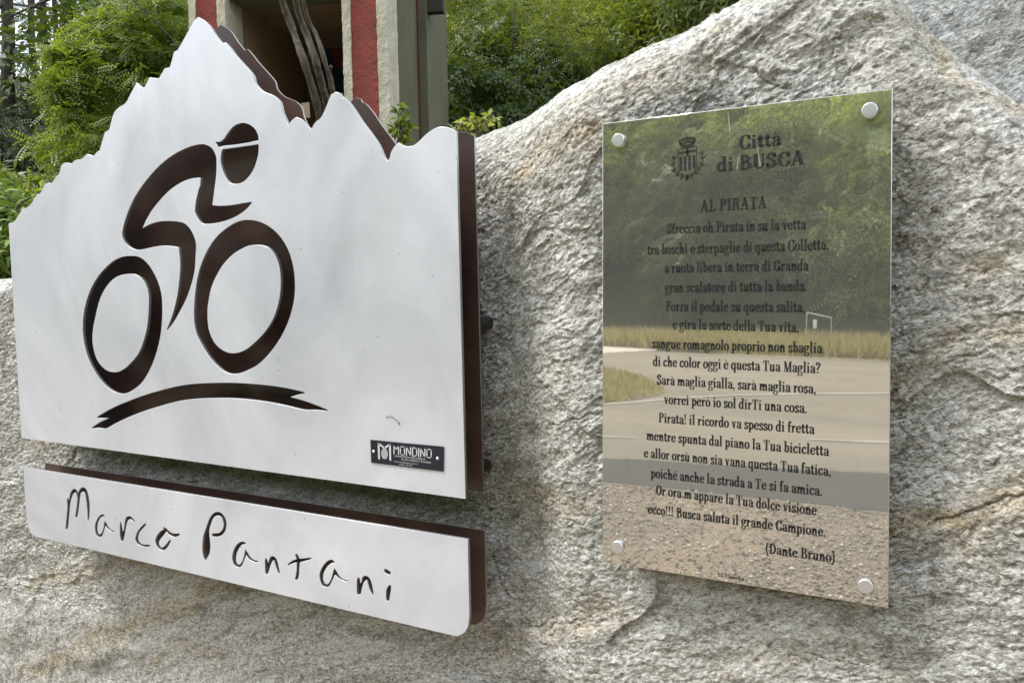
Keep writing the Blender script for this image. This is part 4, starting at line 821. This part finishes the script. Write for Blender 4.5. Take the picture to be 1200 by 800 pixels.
def pillar(a0, a1, nm):
    w = a1-a0; c = w*.185
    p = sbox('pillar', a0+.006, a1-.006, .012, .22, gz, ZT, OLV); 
    zz = gz+1.0
    rbox('edge_band', a0, a0+c, -.012, .2, zz, ZT, CRM, p, .0026, 3+int(a0*9)); rbox('edge_band', a1-c*1.25, a1, -.010, .2, zz, ZT, CRM, p, .0026, 5+int(a0*9)); rbox('red_panel', a0+c, a1-c*1.25, 0, .18, zz, ZT, RED, p, .002, 7)

pillar(0, pA, 'l'); pillar(Wd-pB, Wd, 'r')
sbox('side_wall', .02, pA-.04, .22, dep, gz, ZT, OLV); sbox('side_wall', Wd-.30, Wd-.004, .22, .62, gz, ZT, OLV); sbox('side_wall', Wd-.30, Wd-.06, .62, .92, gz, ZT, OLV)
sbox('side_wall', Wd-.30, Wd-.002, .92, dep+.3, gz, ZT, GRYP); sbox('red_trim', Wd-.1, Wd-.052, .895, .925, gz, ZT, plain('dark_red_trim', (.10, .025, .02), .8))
sbox('inner_lining', pA-.04, pA-.008, .05, dep-.1, gz, ZT, INN); sbox('back_wall', .02, Wd-.3, dep, dep+.15, gz, ZT, INN); sbox('lintel', pA, Wd-pB, .02, .22, at(330, 3, SD)[2], ZT, OLV); sbox('ceiling_board', pA-.02, Wd-pB+.02, .23, dep-.01, at(330, 12, SD+.3)[2], ZT-.1, INN)
WD = plain('grey_roof_timber', (.06, .05, .04), .9, 0, .3); sbox('roof_bracket', Wd-.02, Wd+.10, .95, 1.02, at(508, 14, SD+.6)[2], ZT, WD); sbox('roof', -.3, Wd+.3, -.3, dep+.6, ZT+.02, ZT+.12, WD)
# faded fresco on the back wall: ochre round and a dark robed shape
def disc(cx, cz, rx, rz, y, n=22): return [(cx+rx*math.cos(2*math.pi*k/n), y, cz+rz*math.sin(2*math.pi*k/n)) for k in range(n)]
OCH = m_plaster('ochre_fresco', (.55, .36, .15), (.36, .23, .11), 6, .003, .6); BLU = m_plaster('blue_fresco', (.03, .05, .10), (.05, .04, .05), 6, .003, .6); RDF = m_plaster('red_fresco', (.20, .04, .035), (.12, .04, .03), 6, .003, .6)
def wallp(px, py): 
    d = Vector(ray(px, py)); n = uy; p0 = o3+uy*(dep-.004); t = (p0-Vector((0, 0, 0))).dot(n)/d.dot(n); q = d*t; return (q-o3).dot(ux), q.z+CZ
for nm, px, py, rx, rz, mt, e in (('fresco_round', 385, 55, .17, .22, OCH, .004), ('fresco_robe', 392, 85, .10, .20, BLU, .007), ('fresco_figure', 398, 62, .06, .11, RDF, .010)):
    a, z = wallp(px, py); V = [tuple(o3+ux*v[0]+uy*(dep-e)+Vector((0, 0, v[2]))) for v in disc(a, z, rx, rz, 0)]; link(nm, mesh(nm, V, [tuple(range(22))]), mt, shr)
# old twisted trunks in front of the niche
TD = 4.3
vt = empty('climber_trunk', base_of(at(380, 150, TD)), 'old lichen covered climber with twisted bare trunks in front of the niche', 'climbing plant')
def pth(pts, dd=0): return [at(x, y, TD+dd+.05*math.sin(i*1.7)) for i, (x, y) in enumerate(pts)]
for pts, r0, r1, dd in (([(388, 215), (377, 150), (368, 110), (357, 75), (345, 40), (333, 8), (322, -30)], .030, .024, 0), ([(392, 210), (386, 140), (379, 105), (370, 72), (361, 45), (350, 15), (344, -25)], .032, .022, .06), ([(394, 205), (392, 130), (388, 100), (380, 70), (371, 42), (360, 20), (350, -30)], .020, .014, -.03), ([(392, 150), (390, 110), (386, 85), (388, 78)], .03, .01, .05)):
    P = spl(pth(pts, dd), 5); n = len(P); link('stem', mesh('stem', *tube(P, [.64*(r0+(r1-r0)*i/n)*(1+.06*math.sin(i*.9+dd*40)) for i in range(n)], 12, .12, 3), True), BKL, vt)
tp = [at(x, y, TD-.1) for x, y in ((353, 121), (361, 120), (362, 138), (355, 138))]
tg = mesh('hanging_tag', tp+[(p[0], p[1]+.008, p[2]) for p in tp], [(0, 1, 2, 3), (7, 6, 5, 4), (0, 4, 5, 1), (1, 5, 6, 2), (2, 6, 7, 3), (3, 7, 4, 0)]); tag(link('wooden_tag', tg, plain('pale_wood', (.42, .30, .2), .8)), 'small pale wooden tag hanging beside the twisted trunks', 'tag')
# ------------------------------------------------------------------ the far side of the road, seen in the plaque
protos = []
for k, (lf, lb) in enumerate((('bank', 'leafy tree on the wooded bank mirrored in the plaque'), ('pale', 'paler tree on the wooded bank mirrored in the plaque'), ('dark', 'darker tree on the wooded bank mirrored in the plaque'))):
    t = empty('bank_tree', (0, 0, 0), lb, 'tree', ('green', 'pale', 'dark')[k]+' trees on the bank across the road')
    V, F = join([tube([(0, 0, -.5), (.1, 0, 2), (0, .1, 4.5)], [.2, .15, .05], 8)]); link('trunk', mesh('trunk', V, F, True), BK, t)
    link('crown', crown_mesh('crown', (0, 0, 3.0), (2.4, 2.2, 3.0), 70, 60, .55, 'pinnate', 300+k, .34, .5), LF[lf], t); protos.append(t)
R = random.Random(5); used = [0, 0, 0]
for row in range(7):
    for k in range(11):
        y = -24.5-row*4.2+R.uniform(-1, 1); x = -34+k*4.2+R.uniform(-1.3, 1.3)-row*1.0; i = R.choice([0, 0, 1, 2, 2]); p = protos[i]
        if used[i] == 0: t = p
        else:
            t = p.copy(); COL.objects.link(t)
            for ch in p.children: c = ch.copy(); COL.objects.link(c); c.parent = t; c.matrix_parent_inverse = ch.matrix_parent_inverse.copy()
        used[i] += 1; s = R.uniform(.8, 1.25); t.location = (x, y, float(hill(x, y))); t.rotation_euler = (0, 0, R.uniform(0, 6.28)); t.scale = (s, s, s*R.uniform(.9, 1.15))
# dry grass on the verge and the island
def grass(name, area, n, h, mat, seed):
    R = np.random.RandomState(seed); P = []
    A = [mz(*p) for p in area]; xs = [a[0] for a in A]; ys = [a[1] for a in A]
    tri = [(0, i, i+1) for i in range(1, len(A)-1)]; ar = np.array([abs((A[b][0]-A[a][0])*(A[c][1]-A[a][1])-(A[c][0]-A[a][0])*(A[b][1]-A[a][1])) for a, b, c in tri]); ch = R.choice(len(tri), n, p=ar/ar.sum())
    u = R.uniform(size=n); v = R.uniform(size=n); fl = u+v > 1; u[fl] = 1-u[fl]; v[fl] = 1-v[fl]; A = np.array(A); T = np.array(tri)[ch]
    P = A[T[:, 0]]*(1-u-v)[:, None]+A[T[:, 1]]*u[:, None]+A[T[:, 2]]*v[:, None]
    hh = h*R.uniform(.4, 1.2, n); a = R.uniform(0, np.pi, n); w = .02; dx, dy = np.cos(a)*w, np.sin(a)*w; lx = R.normal(size=n)*hh*.3; ly = R.normal(size=n)*hh*.3; z0 = 0*hh
    V = np.stack([np.stack([P[:, 0]-dx, P[:, 1]-dy, z0], 1), np.stack([P[:, 0]+dx, P[:, 1]+dy, z0], 1), np.stack([P[:, 0]+lx, P[:, 1]+ly, hh], 1)], 1).reshape(-1, 3)
    tag(link(name, mesh(name, V, np.arange(len(V)).reshape(-1, 3)), mat), kind='stuff')
DRY = m_leaf('dry_grass_blades', [(.36, .30, .18), (.44, .37, .24), (.29, .26, .15), (.19, .20, .10)], .7, .3)
grass('dry_grass', [(560, 398), (700, 398), (850, 402), (1000, 408), (1200, 412), (1200, 428), (1000, 421), (850, 415), (760, 407), (560, 401)], 16000, .36, DRY, 3)
grass('island_grass', [(640, 432), (706, 434), (735, 440), (760, 448), (778, 460), (735, 470), (706, 473), (640, 476)], 7000, .10, DRY, 4)
# loose stones on the gravel apron
def stones(name, area, n, seed):
    R = np.random.RandomState(seed); A = np.array([mz(*p) for p in area]); tri = np.array([(0, i, i+1) for i in range(1, len(A)-1)])
    ar = np.abs(np.cross(A[tri[:, 1]]-A[tri[:, 0]], A[tri[:, 2]]-A[tri[:, 0]])); T = tri[R.choice(len(tri), n, p=ar/ar.sum())]
    u = R.uniform(size=n); v = R.uniform(size=n); f = u+v > 1; u[f] = 1-u[f]; v[f] = 1-v[f]
    P = A[T[:, 0]]*(1-u-v)[:, None]+A[T[:, 1]]*u[:, None]+A[T[:, 2]]*v[:, None]; rr = .003+.013*R.uniform(size=n)**4
    O = np.array([(1, 0, 0), (0, 1, 0), (-1, 0, 0), (0, -1, 0), (0, 0, 1), (0, 0, -1)], float)
    V = O[None]*rr[:, None, None]*R.uniform(.6, 1.2, (n, 6, 1)); a = R.uniform(0, 6.28, n); c, q = np.cos(a), np.sin(a)
    X = V[..., 0]*c[:, None]-V[..., 1]*q[:, None]+P[:, 0:1]; Y = V[..., 0]*q[:, None]+V[..., 1]*c[:, None]+P[:, 1:2]; Z = V[..., 2]*.7+.006+rr[:, None]*.3
    F = np.array([(0, 1, 4), (1, 2, 4), (2, 3, 4), (3, 0, 4), (1, 0, 5), (2, 1, 5), (3, 2, 5), (0, 3, 5)])
    g = NG('loose_stone'); ge = g.n('ShaderNodeNewGeometry'); g.set(Base_Color=g.ramp(ge.outputs['Random Per Island'], [(0.0, (.14, .115, .09)), (.5, (.34, .29, .23)), (.85, (.50, .45, .38)), (1.0, (.78, .75, .68))]), Roughness=.85)
    tag(link(name, mesh(name, np.stack([X, Y, Z], -1).reshape(-1, 3), (F[None]+np.arange(n)[:, None, None]*6).reshape(-1, 3)), g.m), kind='stuff')
stones('gravel', [(640, 560), (690, 566), (850, 580), (950, 591), (1090, 606), (1120, 740), (660, 740)], 9000, 6)
# metal frame standing in the verge
x, y = mz(952, 412); y -= .6; fr = empty('sign_frame', (x, y, 0), 'thin metal sign frame standing in dry grass across the road, mirrored in the plaque', 'frame')
pk = .50; hh = .74
for a, b in (((-pk/2, 0), (-pk/2+.03, hh)), ((pk/2, 0), (pk/2, hh-.1)), ((-pk/2+.03, hh), (pk/2, hh-.1))):
    link('tube', mesh('tube', *tube([(x+a[0], y, a[1]), (x+b[0], y, b[1])], [.009, .009], 8)), ALU, fr)
link('pennant', mesh('pennant', *box(x-.10, x-.03, y-.01, y+.01, .42, .60)), plain('white_plastic', (.75, .75, .72), .5), fr)
